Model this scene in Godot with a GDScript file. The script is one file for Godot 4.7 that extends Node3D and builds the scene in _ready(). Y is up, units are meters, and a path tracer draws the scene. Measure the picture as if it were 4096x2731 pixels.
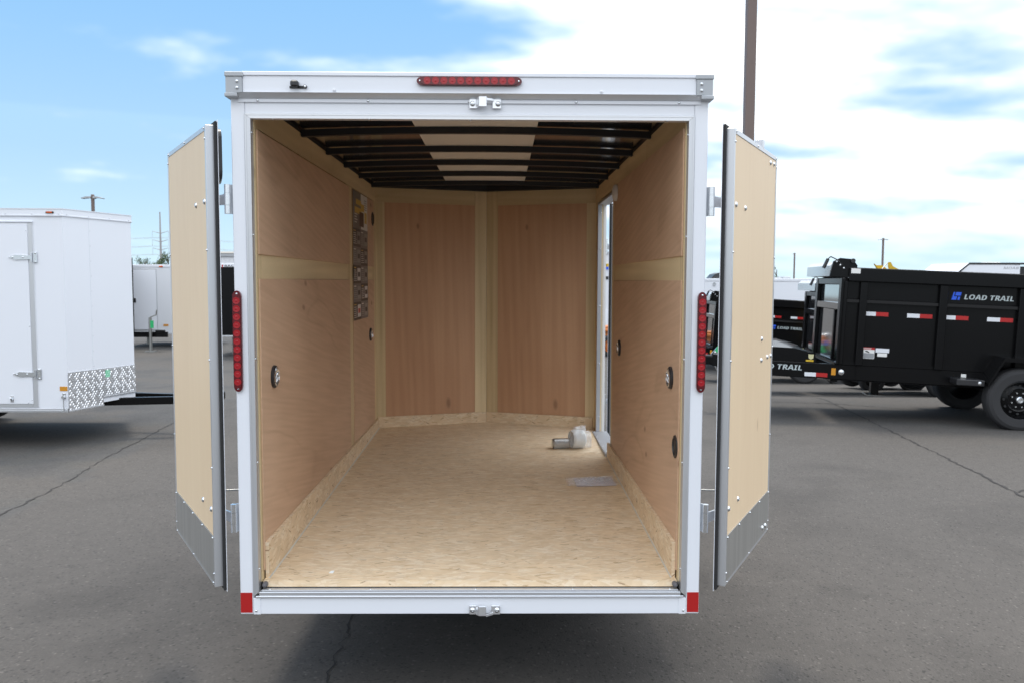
extends Node3D

# ---------------------------------------------------------------- mesh builder
class MB:
	var v := PackedVector3Array()
	var n := PackedVector3Array()
	var uv := PackedVector2Array()
	var col := PackedColorArray()
	func tri(a: Vector3, b: Vector3, c: Vector3) -> void:
		var nn := (b - a).cross(c - a).normalized()
		v.append(a); v.append(c); v.append(b)
		n.append(nn); n.append(nn); n.append(nn)
		uv.append(Vector2(a.x, a.y)); uv.append(Vector2(c.x, c.y)); uv.append(Vector2(b.x, b.y))
	func quad(a: Vector3, b: Vector3, c: Vector3, d: Vector3) -> void:   # counter-clockwise seen from outside
		tri(a, b, c); tri(a, c, d)
	func quad_uv(a: Vector3, b: Vector3, c: Vector3, d: Vector3) -> void: # a bottom-left, b bottom-right, c top-right, d top-left
		var nn := (b - a).cross(c - a).normalized()
		v.append_array([a, c, b, a, d, c])
		for i in 6: n.append(nn)
		uv.append_array([Vector2(0, 1), Vector2(1, 0), Vector2(1, 1), Vector2(0, 1), Vector2(0, 0), Vector2(1, 0)])
	func stri(a: Vector3, b: Vector3, c: Vector3, na: Vector3, nb: Vector3, nc: Vector3) -> void:
		v.append(a); v.append(c); v.append(b)
		n.append(na); n.append(nc); n.append(nb)
		uv.append(Vector2(a.x, a.y)); uv.append(Vector2(c.x, c.y)); uv.append(Vector2(b.x, b.y))
	func squad(a: Vector3, b: Vector3, c: Vector3, d: Vector3, na: Vector3, nb: Vector3, nc: Vector3, nd: Vector3) -> void:
		stri(a, b, c, na, nb, nc); stri(a, c, d, na, nc, nd)
	# hexahedron: p[0..3] bottom ring counter-clockwise from above, p[4..7] the same on top
	func hexa(p: Array) -> MB:
		quad(p[3], p[2], p[1], p[0]); quad(p[4], p[5], p[6], p[7])
		for i in 4:
			var j := (i + 1) % 4
			quad(p[i], p[j], p[j + 4], p[i + 4])
		return self
	func bb(x0: float, x1: float, y0: float, y1: float, z0: float, z1: float, bev := 0.0) -> MB:
		var lo := Vector3(minf(x0, x1), minf(y0, y1), minf(z0, z1)); var hi := Vector3(maxf(x0, x1), maxf(y0, y1), maxf(z0, z1))
		return cbox((lo + hi) / 2, hi - lo, bev)
	func cbox(c: Vector3, s: Vector3, bev := 0.0, xf := Transform3D()) -> MB:
		var h := s / 2
		if bev <= 0.0:
			var q := []
			for y in [-1, 1]:
				for k in [[-1, 1], [1, 1], [1, -1], [-1, -1]]:
					q.append(xf * (c + Vector3(k[0] * h.x, y * h.y, k[1] * h.z)))
			return hexa(q)
		var b := minf(bev, minf(h.x, minf(h.y, h.z)) * 0.9)
		var axes := [Vector3.RIGHT, Vector3.UP, Vector3.BACK]
		var P := func(sx: float, sy: float, sz: float, ax: int) -> Vector3:   # corner vertex belonging to face axis ax
			var e := Vector3(h.x - b, h.y - b, h.z - b); e[ax] = h[ax]
			return xf * (c + Vector3(sx * e.x, sy * e.y, sz * e.z))
		for ax in 3:
			var u := (ax + 1) % 3; var w := (ax + 2) % 3
			for sg in [-1.0, 1.0]:
				var pts := []
				for k in [[-1, -1], [1, -1], [1, 1], [-1, 1]]:
					var s3 := Vector3.ZERO; s3[ax] = sg; s3[u] = k[0]; s3[w] = k[1]
					pts.append(P.call(s3.x, s3.y, s3.z, ax))
				if sg > 0: quad(pts[0], pts[1], pts[2], pts[3])
				else: quad(pts[3], pts[2], pts[1], pts[0])
		# edges
		for ax in 3:
			var u := (ax + 1) % 3; var w := (ax + 2) % 3
			for su in [-1.0, 1.0]:
				for sw in [-1.0, 1.0]:
					var s0 := Vector3.ZERO; s0[ax] = -1; s0[u] = su; s0[w] = sw
					var s1 := s0; s1[ax] = 1
					var a: Vector3 = P.call(s0.x, s0.y, s0.z, u); var bq: Vector3 = P.call(s1.x, s1.y, s1.z, u)
					var cq: Vector3 = P.call(s1.x, s1.y, s1.z, w); var d: Vector3 = P.call(s0.x, s0.y, s0.z, w)
					_face(a, bq, cq, d, xf * c)
		for sx in [-1.0, 1.0]:
			for sy in [-1.0, 1.0]:
				for sz in [-1.0, 1.0]:
					var a: Vector3 = P.call(sx, sy, sz, 0); var bq: Vector3 = P.call(sx, sy, sz, 1); var cq: Vector3 = P.call(sx, sy, sz, 2)
					if (bq - a).cross(cq - a).dot((a + bq + cq) / 3 - xf * c) > 0: tri(a, bq, cq)
					else: tri(a, cq, bq)
		return self
	func _face(a: Vector3, b: Vector3, c: Vector3, d: Vector3, inside: Vector3) -> void:
		if (b - a).cross(c - a).dot((a + c) / 2 - inside) > 0: quad(a, b, c, d)
		else: quad(d, c, b, a)
	func frame_of(ax: Vector3) -> Array:
		var t := Vector3.UP if absf(ax.y) < 0.9 else Vector3.RIGHT
		var u := t.cross(ax).normalized(); return [u, ax.cross(u).normalized()]
	func cyl(a: Vector3, b: Vector3, r0: float, r1 := -1.0, seg := 14, caps := true) -> MB:
		if r1 < 0: r1 = r0
		var ax := (b - a).normalized(); var f := frame_of(ax)
		for i in seg:
			var t0 := TAU * i / seg; var t1 := TAU * (i + 1) / seg
			var d0: Vector3 = f[0] * cos(t0) + f[1] * sin(t0); var d1: Vector3 = f[0] * cos(t1) + f[1] * sin(t1)
			squad(a + d0 * r0, a + d1 * r0, b + d1 * r1, b + d0 * r1, d0, d1, d1, d0)
			if caps:
				tri(a, a + d1 * r0, a + d0 * r0); tri(b, b + d0 * r1, b + d1 * r1)
		return self
	func tube(pts: Array, r: float, seg := 8) -> MB:
		for i in pts.size() - 1: cyl(pts[i], pts[i + 1], r, r, seg, true)
		return self
	# profile of (radius, height) pairs swept round an axis
	func lathe(prof: Array, o: Vector3, ax: Vector3, seg := 24, sx := 1.0, sy := 1.0) -> MB:
		var f := frame_of(ax); var L: Array = []
		for i in seg + 1:
			var t := TAU * i / seg; L.append(f[0] * cos(t) * sx + f[1] * sin(t) * sy)
		for j in prof.size() - 1:
			var p: Vector2 = prof[j]; var q: Vector2 = prof[j + 1]
			var sl := (q - p).normalized(); 
			for i in seg:
				var d0: Vector3 = L[i]; var d1: Vector3 = L[i + 1]
				var n0 := (d0 * sl.y - ax * sl.x).normalized(); var n1 := (d1 * sl.y - ax * sl.x).normalized()
				squad(o + d0 * p.x + ax * p.y, o + d1 * p.x + ax * p.y, o + d1 * q.x + ax * q.y, o + d0 * q.x + ax * q.y, n0, n1, n1, n0)
		return self
	# outline in (ux, uy) from o, pushed along w
	func prism(poly: PackedVector2Array, o: Vector3, ux: Vector3, uy: Vector3, w: Vector3) -> MB:
		var ids := Geometry2D.triangulate_polygon(poly)
		var up := ux.cross(uy).dot(w) > 0
		var at := func(p: Vector2) -> Vector3: return o + ux * p.x + uy * p.y
		for k in range(0, ids.size(), 3):
			var a: Vector3 = at.call(poly[ids[k]]); var b: Vector3 = at.call(poly[ids[k + 1]]); var c: Vector3 = at.call(poly[ids[k + 2]])
			if (b - a).cross(c - a).dot(w) < 0:
				var t := b; b = c; c = t
			tri(a + w, b + w, c + w); tri(a, c, b)
		var ccw := not Geometry2D.is_polygon_clockwise(poly)   # Godot's is y-down
		for i in poly.size():
			var a: Vector3 = at.call(poly[i]); var b: Vector3 = at.call(poly[(i + 1) % poly.size()])
			if ccw == up: quad(a + w, b + w, b, a)
			else: quad(a, b, b + w, a + w)
		return self
	func mesh() -> ArrayMesh:
		var a := []; a.resize(Mesh.ARRAY_MAX)
		a[Mesh.ARRAY_VERTEX] = v; a[Mesh.ARRAY_NORMAL] = n; a[Mesh.ARRAY_TEX_UV] = uv
		if col.size() == v.size(): a[Mesh.ARRAY_COLOR] = col
		var m := ArrayMesh.new(); m.add_surface_from_arrays(Mesh.PRIMITIVE_TRIANGLES, a); return m

# ---------------------------------------------------------------- helpers
var M := {}
var rng := RandomNumberGenerator.new()
var used := {}
var rivet_mesh: ArrayMesh
var bolt_mesh: ArrayMesh

func lin(r: float, g: float, b: float, a := 1.0) -> Color:
	var c := Color(r, g, b).linear_to_srgb(); c.a = a; return c
func mat(c: Color, rough: float, metal := 0.0, coat := 0.0) -> StandardMaterial3D:
	var m := StandardMaterial3D.new(); m.albedo_color = c; m.roughness = rough; m.metallic = metal
	if coat > 0.0:
		m.clearcoat_enabled = true; m.clearcoat = coat; m.clearcoat_roughness = 0.06
	return m
func texmat(img: Image, rough: float, scale: Vector3, offset := Vector3.ZERO, bump := 0.0) -> StandardMaterial3D:
	var m := StandardMaterial3D.new(); m.albedo_texture = ImageTexture.create_from_image(img); m.roughness = rough
	m.uv1_triplanar = true; m.uv1_scale = scale; m.uv1_offset = offset
	if bump > 0.0:
		var g := img.duplicate(); g.convert(Image.FORMAT_RGBA8); g.bump_map_to_normal_map(bump)
		m.normal_enabled = true; m.normal_texture = ImageTexture.create_from_image(g); m.normal_scale = 1.0
	return m
func numbered(s: String) -> String:
	if not used.has(s):
		used[s] = 0; return s
	used[s] += 1
	return "%s_%03d" % [s, used[s]]
func thing(called: String, label: String, category: String, group := "", at := Vector3.ZERO) -> Node3D:
	var o := Node3D.new(); o.name = numbered(called); add_child(o); o.position = at
	o.set_meta("label", label); o.set_meta("category", category)
	if group: o.set_meta("group", group)
	return o
func part(parent: Node, called: String, mb: MB, m: Material, xf := Transform3D()) -> MeshInstance3D:
	return mpart(parent, called, mb.mesh(), m, xf)
func mpart(parent: Node, called: String, me: Mesh, m: Material, xf := Transform3D()) -> MeshInstance3D:
	var o := MeshInstance3D.new(); o.name = called; o.mesh = me; o.material_override = m; o.transform = xf
	parent.add_child(o, true); return o
func structure(called: String, mb: MB, m: Material) -> MeshInstance3D:
	var o := mpart(self, called, mb.mesh(), m); o.set_meta("kind", "structure"); return o
func towards(normal: Vector3, at: Vector3, s := 1.0) -> Transform3D:
	var y := normal.normalized(); var t := Vector3.FORWARD if absf(y.z) < 0.9 else Vector3.RIGHT
	var x := y.cross(t).normalized(); return Transform3D(Basis(x * s, y * s, x.cross(y) * s), at)
func rivet(parent: Node, at: Vector3, normal: Vector3, s := 1.0, m: Material = null) -> void:
	mpart(parent, "rivet", rivet_mesh, m if m else M.zinc, towards(normal, at, s))
func bolt(parent: Node, at: Vector3, normal: Vector3, s := 1.0) -> void:
	mpart(parent, "bolt", bolt_mesh, M.zinc, towards(normal, at, s))
func text(parent: Node, called: String, words: String, height: float, at: Vector3, m: Material, basis := Basis(), depth := 0.003) -> MeshInstance3D:
	var t := TextMesh.new(); var f := SystemFont.new(); f.font_names = PackedStringArray(["Droid Sans"]); f.font_weight = 700
	t.font = f; t.text = words; t.font_size = 64; t.pixel_size = height / 46.0; t.depth = depth
	t.horizontal_alignment = HORIZONTAL_ALIGNMENT_LEFT; t.vertical_alignment = VERTICAL_ALIGNMENT_CENTER
	return mpart(parent, called, t, m, Transform3D(basis, at))

# ---------------------------------------------------------------- computed textures
func tone(c: Vector3) -> Color: return Color(c.x, c.y, c.z).linear_to_srgb()
func wood(size: int, lo: Vector3, hi: Vector3, along: Vector2, fine: float, rings: float, warp: float, sd: int, knots := 0, dark := Vector3.ZERO, amp := 0.30) -> Image:
	var im := Image.create(size, size, false, Image.FORMAT_RGB8)
	var a := FastNoiseLite.new(); a.seed = sd; a.noise_type = FastNoiseLite.TYPE_SIMPLEX_SMOOTH; a.frequency = 0.006; a.fractal_octaves = 3
	var b := FastNoiseLite.new(); b.seed = sd + 7; b.noise_type = FastNoiseLite.TYPE_SIMPLEX; b.frequency = 0.05; b.fractal_octaves = 2
	var ac := Vector2(-along.y, along.x)
	var kn := []
	var r := RandomNumberGenerator.new(); r.seed = sd
	for i in knots: kn.append([Vector2(r.randf() * size, r.randf() * size), r.randf_range(1.3, 3.4)])
	for y in size:
		for x in size:
			var p := Vector2(x, y); var s := p.dot(along); var t := p.dot(ac)
			var w := a.get_noise_2d(s * 0.35, t * 1.2)
			var ring := pow(0.5 + 0.5 * sin((t * rings + w * warp) * 0.1), 40.0) * clampf(0.5 + 1.2 * a.get_noise_2d(s * 0.8 + 70, t * 0.8), 0.0, 1.0)
			var g := b.get_noise_2d(s * 0.06 * fine, t * 1.6 * fine)
			var big := a.get_noise_2d(s * 0.5 + 900, t * 0.9 + 300)
			var k := clampf(0.58 - 0.26 * ring + amp * g + (0.14 + amp) * big + r.randf_range(-0.05, 0.05), 0.0, 1.0)
			var c := lo.lerp(hi, k)
			for q in kn:
				var d: Vector2 = p - q[0]; var e := sqrt(pow(d.dot(along) / 2.2, 2) + pow(d.dot(ac), 2)) / float(q[1])
				if e < 1.6: c = c.lerp(dark, clampf(1.6 - e, 0, 1) * 0.6)
			im.set_pixel(x, y, tone(c))
	return im
func osb_image(size: int) -> Image:
	var px := PackedFloat32Array(); px.resize(size * size * 3)
	var nz := FastNoiseLite.new(); nz.seed = 5; nz.frequency = 0.012; nz.fractal_octaves = 4
	var ns := nz.get_seamless_image(size, size)
	for i in size * size:
		var e := 0.9 * (ns.get_pixel(i % size, i / size).r - 0.5) + 0.5
		px[i * 3] = 0.76 * (0.86 + 0.2 * e); px[i * 3 + 1] = 0.585 * (0.84 + 0.22 * e); px[i * 3 + 2] = 0.385 * (0.82 + 0.24 * e)
	var r := RandomNumberGenerator.new(); r.seed = 21
	for k in 5400:
		var L := r.randf_range(10, 56); var W := r.randf_range(1.5, 10.0); var an := r.randfn(0.0, 0.34)
		var u := r.randf(); var c: Vector3; var al := 0.42; var edge := r.randf() < 0.34
		if u < 0.52: c = Vector3(0.86, 0.735, 0.56) * r.randf_range(0.90, 1.04)
		elif u < 0.84: c = Vector3(0.70, 0.54, 0.345) * r.randf_range(0.88, 1.08)
		elif u < 0.94:
			c = Vector3(0.50, 0.325, 0.165); W *= 0.45; al = 0.6
		else:
			c = Vector3(0.24, 0.135, 0.065); al = 0.8; W = r.randf_range(1.0, 2.8); L *= 0.55
		var d := Vector2(cos(an), sin(an)); var o := Vector2(r.randf() * size, r.randf() * size)
		for s in range(int(-L / 2), int(L / 2)):
			var ww := W * (1.0 - pow(absf(s * 2.0 / L), 7))
			var lo := int(-ww / 2 - 0.5); var hi := int(ww / 2 + 1)
			for t in range(lo, hi):
				var x := int(o.x + d.x * s - d.y * t + size) % size; var y := int(o.y + d.y * s + d.x * t + size) % size
				var i := (y * size + x) * 3; var m := al; var q := c
				if edge and t == hi - 1 and sin(s * 0.13 + k * 1.7) > -0.1:
					q = Vector3(0.30, 0.18, 0.09); m = 0.42
				px[i] += (q.x - px[i]) * m; px[i + 1] += (q.y - px[i + 1]) * m; px[i + 2] += (q.z - px[i + 2]) * m
	var im := Image.create(size, size, false, Image.FORMAT_RGB8)
	for y in size:
		for x in size:
			var i := (y * size + x) * 3
			im.set_pixel(x, y, Color(px[i], px[i + 1], px[i + 2]).linear_to_srgb())
	return im
func asphalt_image(size: int) -> Image:
	var g := PackedFloat32Array(); g.resize(size * size)
	var r := RandomNumberGenerator.new(); r.seed = 3
	for i in g.size(): g[i] = 0.60 + r.randfn(0, 0.07)
	var mt := FastNoiseLite.new(); mt.seed = 91; mt.frequency = 0.03; mt.fractal_octaves = 3
	for i in g.size(): g[i] += 0.06 * mt.get_noise_2d(i % size, i / size)
	for k in 26000:
		var R := r.randf_range(0.7, 2.2); var q := r.randf(); var val := r.randf_range(0.22, 0.90)
		if q > 0.95: val = r.randf_range(0.95, 1.0) * 1.6
		elif q < 0.10: val = 0.30
		var cx := r.randf() * size; var cy := r.randf() * size; var st := r.randf_range(0.6, 1.5)
		for yy in range(int(-R - 1), int(R + 2)):
			for xx in range(int(-R - 1), int(R + 2)):
				if xx * xx * st + yy * yy / st < R * R:
					var i := (int(cy + yy + size) % size) * size + int(cx + xx + size) % size
					g[i] = lerpf(g[i], val, 0.8)
	var im := Image.create(size, size, false, Image.FORMAT_RGB8)
	for y in size:
		for x in size:
			var e := clampf(g[y * size + x], 0, 1)
			im.set_pixel(x, y, Color(e, e * 0.985, e * 0.965).linear_to_srgb())
	return im
func poster_image() -> Image:   # the printed equipment sheet: two columns of picture tiles
	var W := 256; var H := 384
	var im := Image.create(W, H, false, Image.FORMAT_RGB8)
	var gy := tone(Vector3(0.16, 0.15, 0.145)); var dk := tone(Vector3(0.035, 0.03, 0.03)); var wh := tone(Vector3(0.72, 0.70, 0.66)); var yl := tone(Vector3(0.6, 0.4, 0.07)); var rd := tone(Vector3(0.45, 0.06, 0.04))
	im.fill(gy)
	im.fill_rect(Rect2i(136, 0, 120, 108), wh)
	im.fill_rect(Rect2i(50, 22, 92, 16), yl); im.fill_rect(Rect2i(30, 46, 118, 18), yl); im.fill_rect(Rect2i(136, 30, 60, 22), yl)
	im.fill_rect(Rect2i(200, 52, 44, 34), yl)
	im.fill_rect(Rect2i(110, 56, 76, 44), tone(Vector3(0.05, 0.02, 0.018)))
	for i in 5: im.fill_rect(Rect2i(196, 14 + i * 7, 46, 2), gy)
	for i in 4: im.fill_rect(Rect2i(26, 66 + i * 8, 50 - (i % 2) * 12, 3), wh)
	for row in 5:
		var y0 := 110 + row * 55
		for c in 2:
			var x0 := c * 128
			var dark := (row + c) % 2 == 0
			im.fill_rect(Rect2i(x0, y0, 127, 54), dk if dark else gy)
			im.fill_rect(Rect2i(x0 + 10, y0 + 6, 34, 3), yl if dark else wh)
			for l in 6: im.fill_rect(Rect2i(x0 + 8, y0 + 14 + l * 6, 40 + (l * 7) % 12, 2), wh if dark else tone(Vector3(0.3, 0.29, 0.28)))
			var pic := tone(Vector3(0.62, 0.6, 0.58)) if row > 1 and dark else tone(Vector3(0.26, 0.25, 0.24))
			im.fill_rect(Rect2i(x0 + 66, y0 + 8, 54, 38), pic)
			im.fill_rect(Rect2i(x0 + 74, y0 + 20, 38, 14), rd if row == 4 and c == 0 else dk)
	return im
func sky_image() -> Image:
	var W := 2048; var H := 1024
	var im := Image.create(W, H, false, Image.FORMAT_RGBAF)
	var a := FastNoiseLite.new(); a.seed = 11; a.noise_type = FastNoiseLite.TYPE_SIMPLEX_SMOOTH; a.frequency = 0.85; a.fractal_octaves = 6; a.fractal_gain = 0.55
	var b := FastNoiseLite.new(); b.seed = 29; b.noise_type = FastNoiseLite.TYPE_SIMPLEX_SMOOTH; b.frequency = 0.16; b.fractal_octaves = 2
	im.fill(Color(0.17, 0.165, 0.16))
	for y in H / 2 + 4:
		var el := PI / 2 - PI * (y + 0.5) / H
		var up := maxf(sin(el), 0.0); var deg := rad_to_deg(maxf(el, 0.0))
		var k := exp(-deg / 13.0)
		var base := Vector3(0.082, 0.258, 0.520).lerp(Vector3(0.41, 0.53, 0.585), k)
		var sheet := 0.82 + 1.15 * smoothstep(0.20, 0.95, up)   # an even cloud sheet is brightest overhead
		for x in W:
			var az := TAU * (x + 0.5) / W                     # 0 is straight ahead (-z), to the right positive
			var dir := Vector3(sin(az) * cos(el), up, -cos(az) * cos(el))
			var p := Vector2(dir.x, dir.z) / (up + 0.12)
			var big := b.get_noise_2d(p.x, p.y)
			var f := a.get_noise_2d(p.x * 1.0 + big * 0.6, p.y * 1.5)
			# a thin bright cloud sheet with one wide blue gap, low in front and to the left
			var gap := acos(clampf(dir.dot(Vector3(sin(-0.72) * cos(0.24), sin(0.24), -cos(-0.72) * cos(0.24))), -1.0, 1.0))
			var cover := smoothstep(0.46, 1.12, gap)
			var dens := smoothstep(-0.05, 0.95, f * 1.0 + big * 0.32 + cover * 0.98 - 0.27)
			dens *= smoothstep(0.0, 7.0, deg) * 0.85 + 0.15
			var c := base.lerp(Vector3(0.985, 1.0, 1.02) * sheet * (1.0 + 0.12 * f), dens * 0.92)
			im.set_pixel(x, y, Color(c.x, c.y, c.z))
	return im

func make_materials() -> void:
	M.white = mat(lin(0.785, 0.805, 0.85), 0.30)
	M.white_dull = mat(lin(0.72, 0.735, 0.765), 0.45)
	M.alu = mat(lin(0.62, 0.63, 0.65), 0.36, 0.7)
	M.alu_bright = mat(lin(0.85, 0.86, 0.88), 0.28, 0.8)
	M.grey_cap = mat(lin(0.42, 0.44, 0.46), 0.5)
	M.alu_dull = mat(lin(0.46, 0.47, 0.49), 0.45, 0.6)
	M.stop = mat(lin(0.13, 0.125, 0.135), 0.5)
	M.zinc = mat(lin(0.74, 0.76, 0.78), 0.24, 0.95)
	var streak := wood(256, Vector3(0.40, 0.40, 0.385), Vector3(0.56, 0.56, 0.54), Vector2(0, 1), 0.9, 0.2, 30.0, 61)
	M.kick = texmat(streak, 0.30, Vector3.ONE * 0.9); M.kick.metallic = 0.75
	M.steel = mat(lin(0.40, 0.40, 0.385), 0.30, 0.9)
	M.black = mat(lin(0.0055, 0.0055, 0.006), 0.20); M.black.metallic_specular = 0.30
	M.bow = mat(lin(0.007, 0.008, 0.010), 0.5)
	M.rubber = mat(lin(0.018, 0.018, 0.019), 0.75)
	M.tyre = mat(lin(0.030, 0.030, 0.032), 0.82)
	M.plastic = mat(lin(0.02, 0.02, 0.022), 0.35)
	M.red = mat(lin(0.34, 0.006, 0.012), 0.22, 0.0, 0.2)
	M.red_dark = mat(lin(0.105, 0.003, 0.007), 0.20, 0.0, 0.3)
	M.red_tape = mat(lin(0.42, 0.012, 0.012), 0.35)
	M.tape_white = mat(lin(0.72, 0.74, 0.78), 0.4)
	M.amber = mat(lin(0.60, 0.26, 0.02), 0.3)
	M.amber_lens = mat(lin(0.62, 0.10, 0.01), 0.2)
	M.caulk = mat(lin(0.60, 0.57, 0.50), 0.7)
	M.strip = mat(lin(0.80, 0.77, 0.70), 0.9)
	M.ceiling = mat(lin(0.36, 0.36, 0.37), 0.12, 1.0)
	M.green = mat(lin(0.02, 0.42, 0.14), 0.6)
	M.blue = mat(lin(0.02, 0.11, 0.72), 0.45)
	M.letter = mat(lin(0.46, 0.52, 0.53), 0.45)
	M.yellow = mat(lin(0.62, 0.40, 0.02), 0.5)
	M.orange = mat(lin(0.50, 0.15, 0.02), 0.5)
	M.pole = mat(lin(0.165, 0.120, 0.104), 0.55)
	M.puck = mat(lin(0.72, 0.70, 0.66), 0.5)
	M.paper = mat(lin(0.76, 0.76, 0.74), 0.7)
	M.asphalt_crack = mat(lin(0.028, 0.026, 0.025), 0.95)
	var cl := mat(Color(0.93, 0.95, 0.97, 0.26), 0.04); cl.transparency = BaseMaterial3D.TRANSPARENCY_ALPHA; M.film = cl
	var luan := wood(768, Vector3(0.46, 0.285, 0.175), Vector3(0.685, 0.46, 0.305), Vector2(0.985, 0.17).normalized(), 1.7, 0.26, 64.0, 4, 7, Vector3(0.22, 0.11, 0.06), 0.19)
	M.luan_a = texmat(luan, 0.6, Vector3.ONE * 0.31, Vector3.ZERO)
	M.luan_b = texmat(luan, 0.6, Vector3.ONE * 0.31, Vector3(0, 0.22, 0))
	var luan2 := wood(512, Vector3(0.43, 0.225, 0.118), Vector3(0.62, 0.37, 0.215), Vector2(0.03, 1).normalized(), 0.9, 0.5, 40.0, 15, 6, Vector3(0.20, 0.10, 0.055), 0.20)
	M.luan_f = texmat(luan2, 0.6, Vector3.ONE * 0.4, Vector3.ZERO)
	var pine := wood(512, Vector3(0.52, 0.385, 0.205), Vector3(0.77, 0.61, 0.37), Vector2(1, 0), 0.9, 0.5, 60.0, 33, 9, Vector3(0.20, 0.13, 0.06), 0.34)
	M.pine_h = texmat(pine, 0.6, Vector3.ONE * 0.31, Vector3.ZERO)
	var pv := pine.duplicate(); pv.rotate_90(CLOCKWISE)
	M.pine_v = texmat(pv, 0.6, Vector3.ONE * 0.4, Vector3.ZERO)
	var birch := wood(512, Vector3(0.74, 0.555, 0.36), Vector3(0.805, 0.625, 0.415), Vector2(0.02, 1).normalized(), 0.7, 0.30, 60.0, 44, 7, Vector3(0.50, 0.34, 0.20), 0.14)
	M.birch = texmat(birch, 0.5, Vector3.ONE * 0.4, Vector3(0.1, 0, 0))
	M.birch_b = texmat(birch, 0.5, Vector3.ONE * 0.4, Vector3(0.55, 0, 0))
	M.osb = texmat(osb_image(1024), 0.72, Vector3.ONE * 0.62, Vector3.ZERO, 1.2)
	var po := StandardMaterial3D.new(); po.albedo_texture = ImageTexture.create_from_image(poster_image()); po.roughness = 0.4; M.poster = po
	var asp := asphalt_image(1024)
	var am := StandardMaterial3D.new(); am.albedo_texture = ImageTexture.create_from_image(asp); am.vertex_color_use_as_albedo = true; am.roughness = 0.9; am.albedo_color = lin(0.112, 0.103, 0.095)
	var bump := asp.duplicate(); bump.convert(Image.FORMAT_RGBA8); bump.bump_map_to_normal_map(2.0)
	am.normal_enabled = true; am.normal_texture = ImageTexture.create_from_image(bump); am.normal_scale = 0.8
	M.asphalt = am
	rivet_mesh = MB.new().lathe([Vector2(0.0055, 0), Vector2(0.0048, 0.0025), Vector2(0.0026, 0.0042), Vector2(0, 0.0046)], Vector3.ZERO, Vector3.UP, 8).mesh()
	bolt_mesh = MB.new().lathe([Vector2(0.0115, 0), Vector2(0.0105, 0.003), Vector2(0.007, 0.0062), Vector2(0.0035, 0.0072), Vector2(0.003, 0.004), Vector2(0, 0.004)], Vector3.ZERO, Vector3.UP, 12).mesh()

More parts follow.
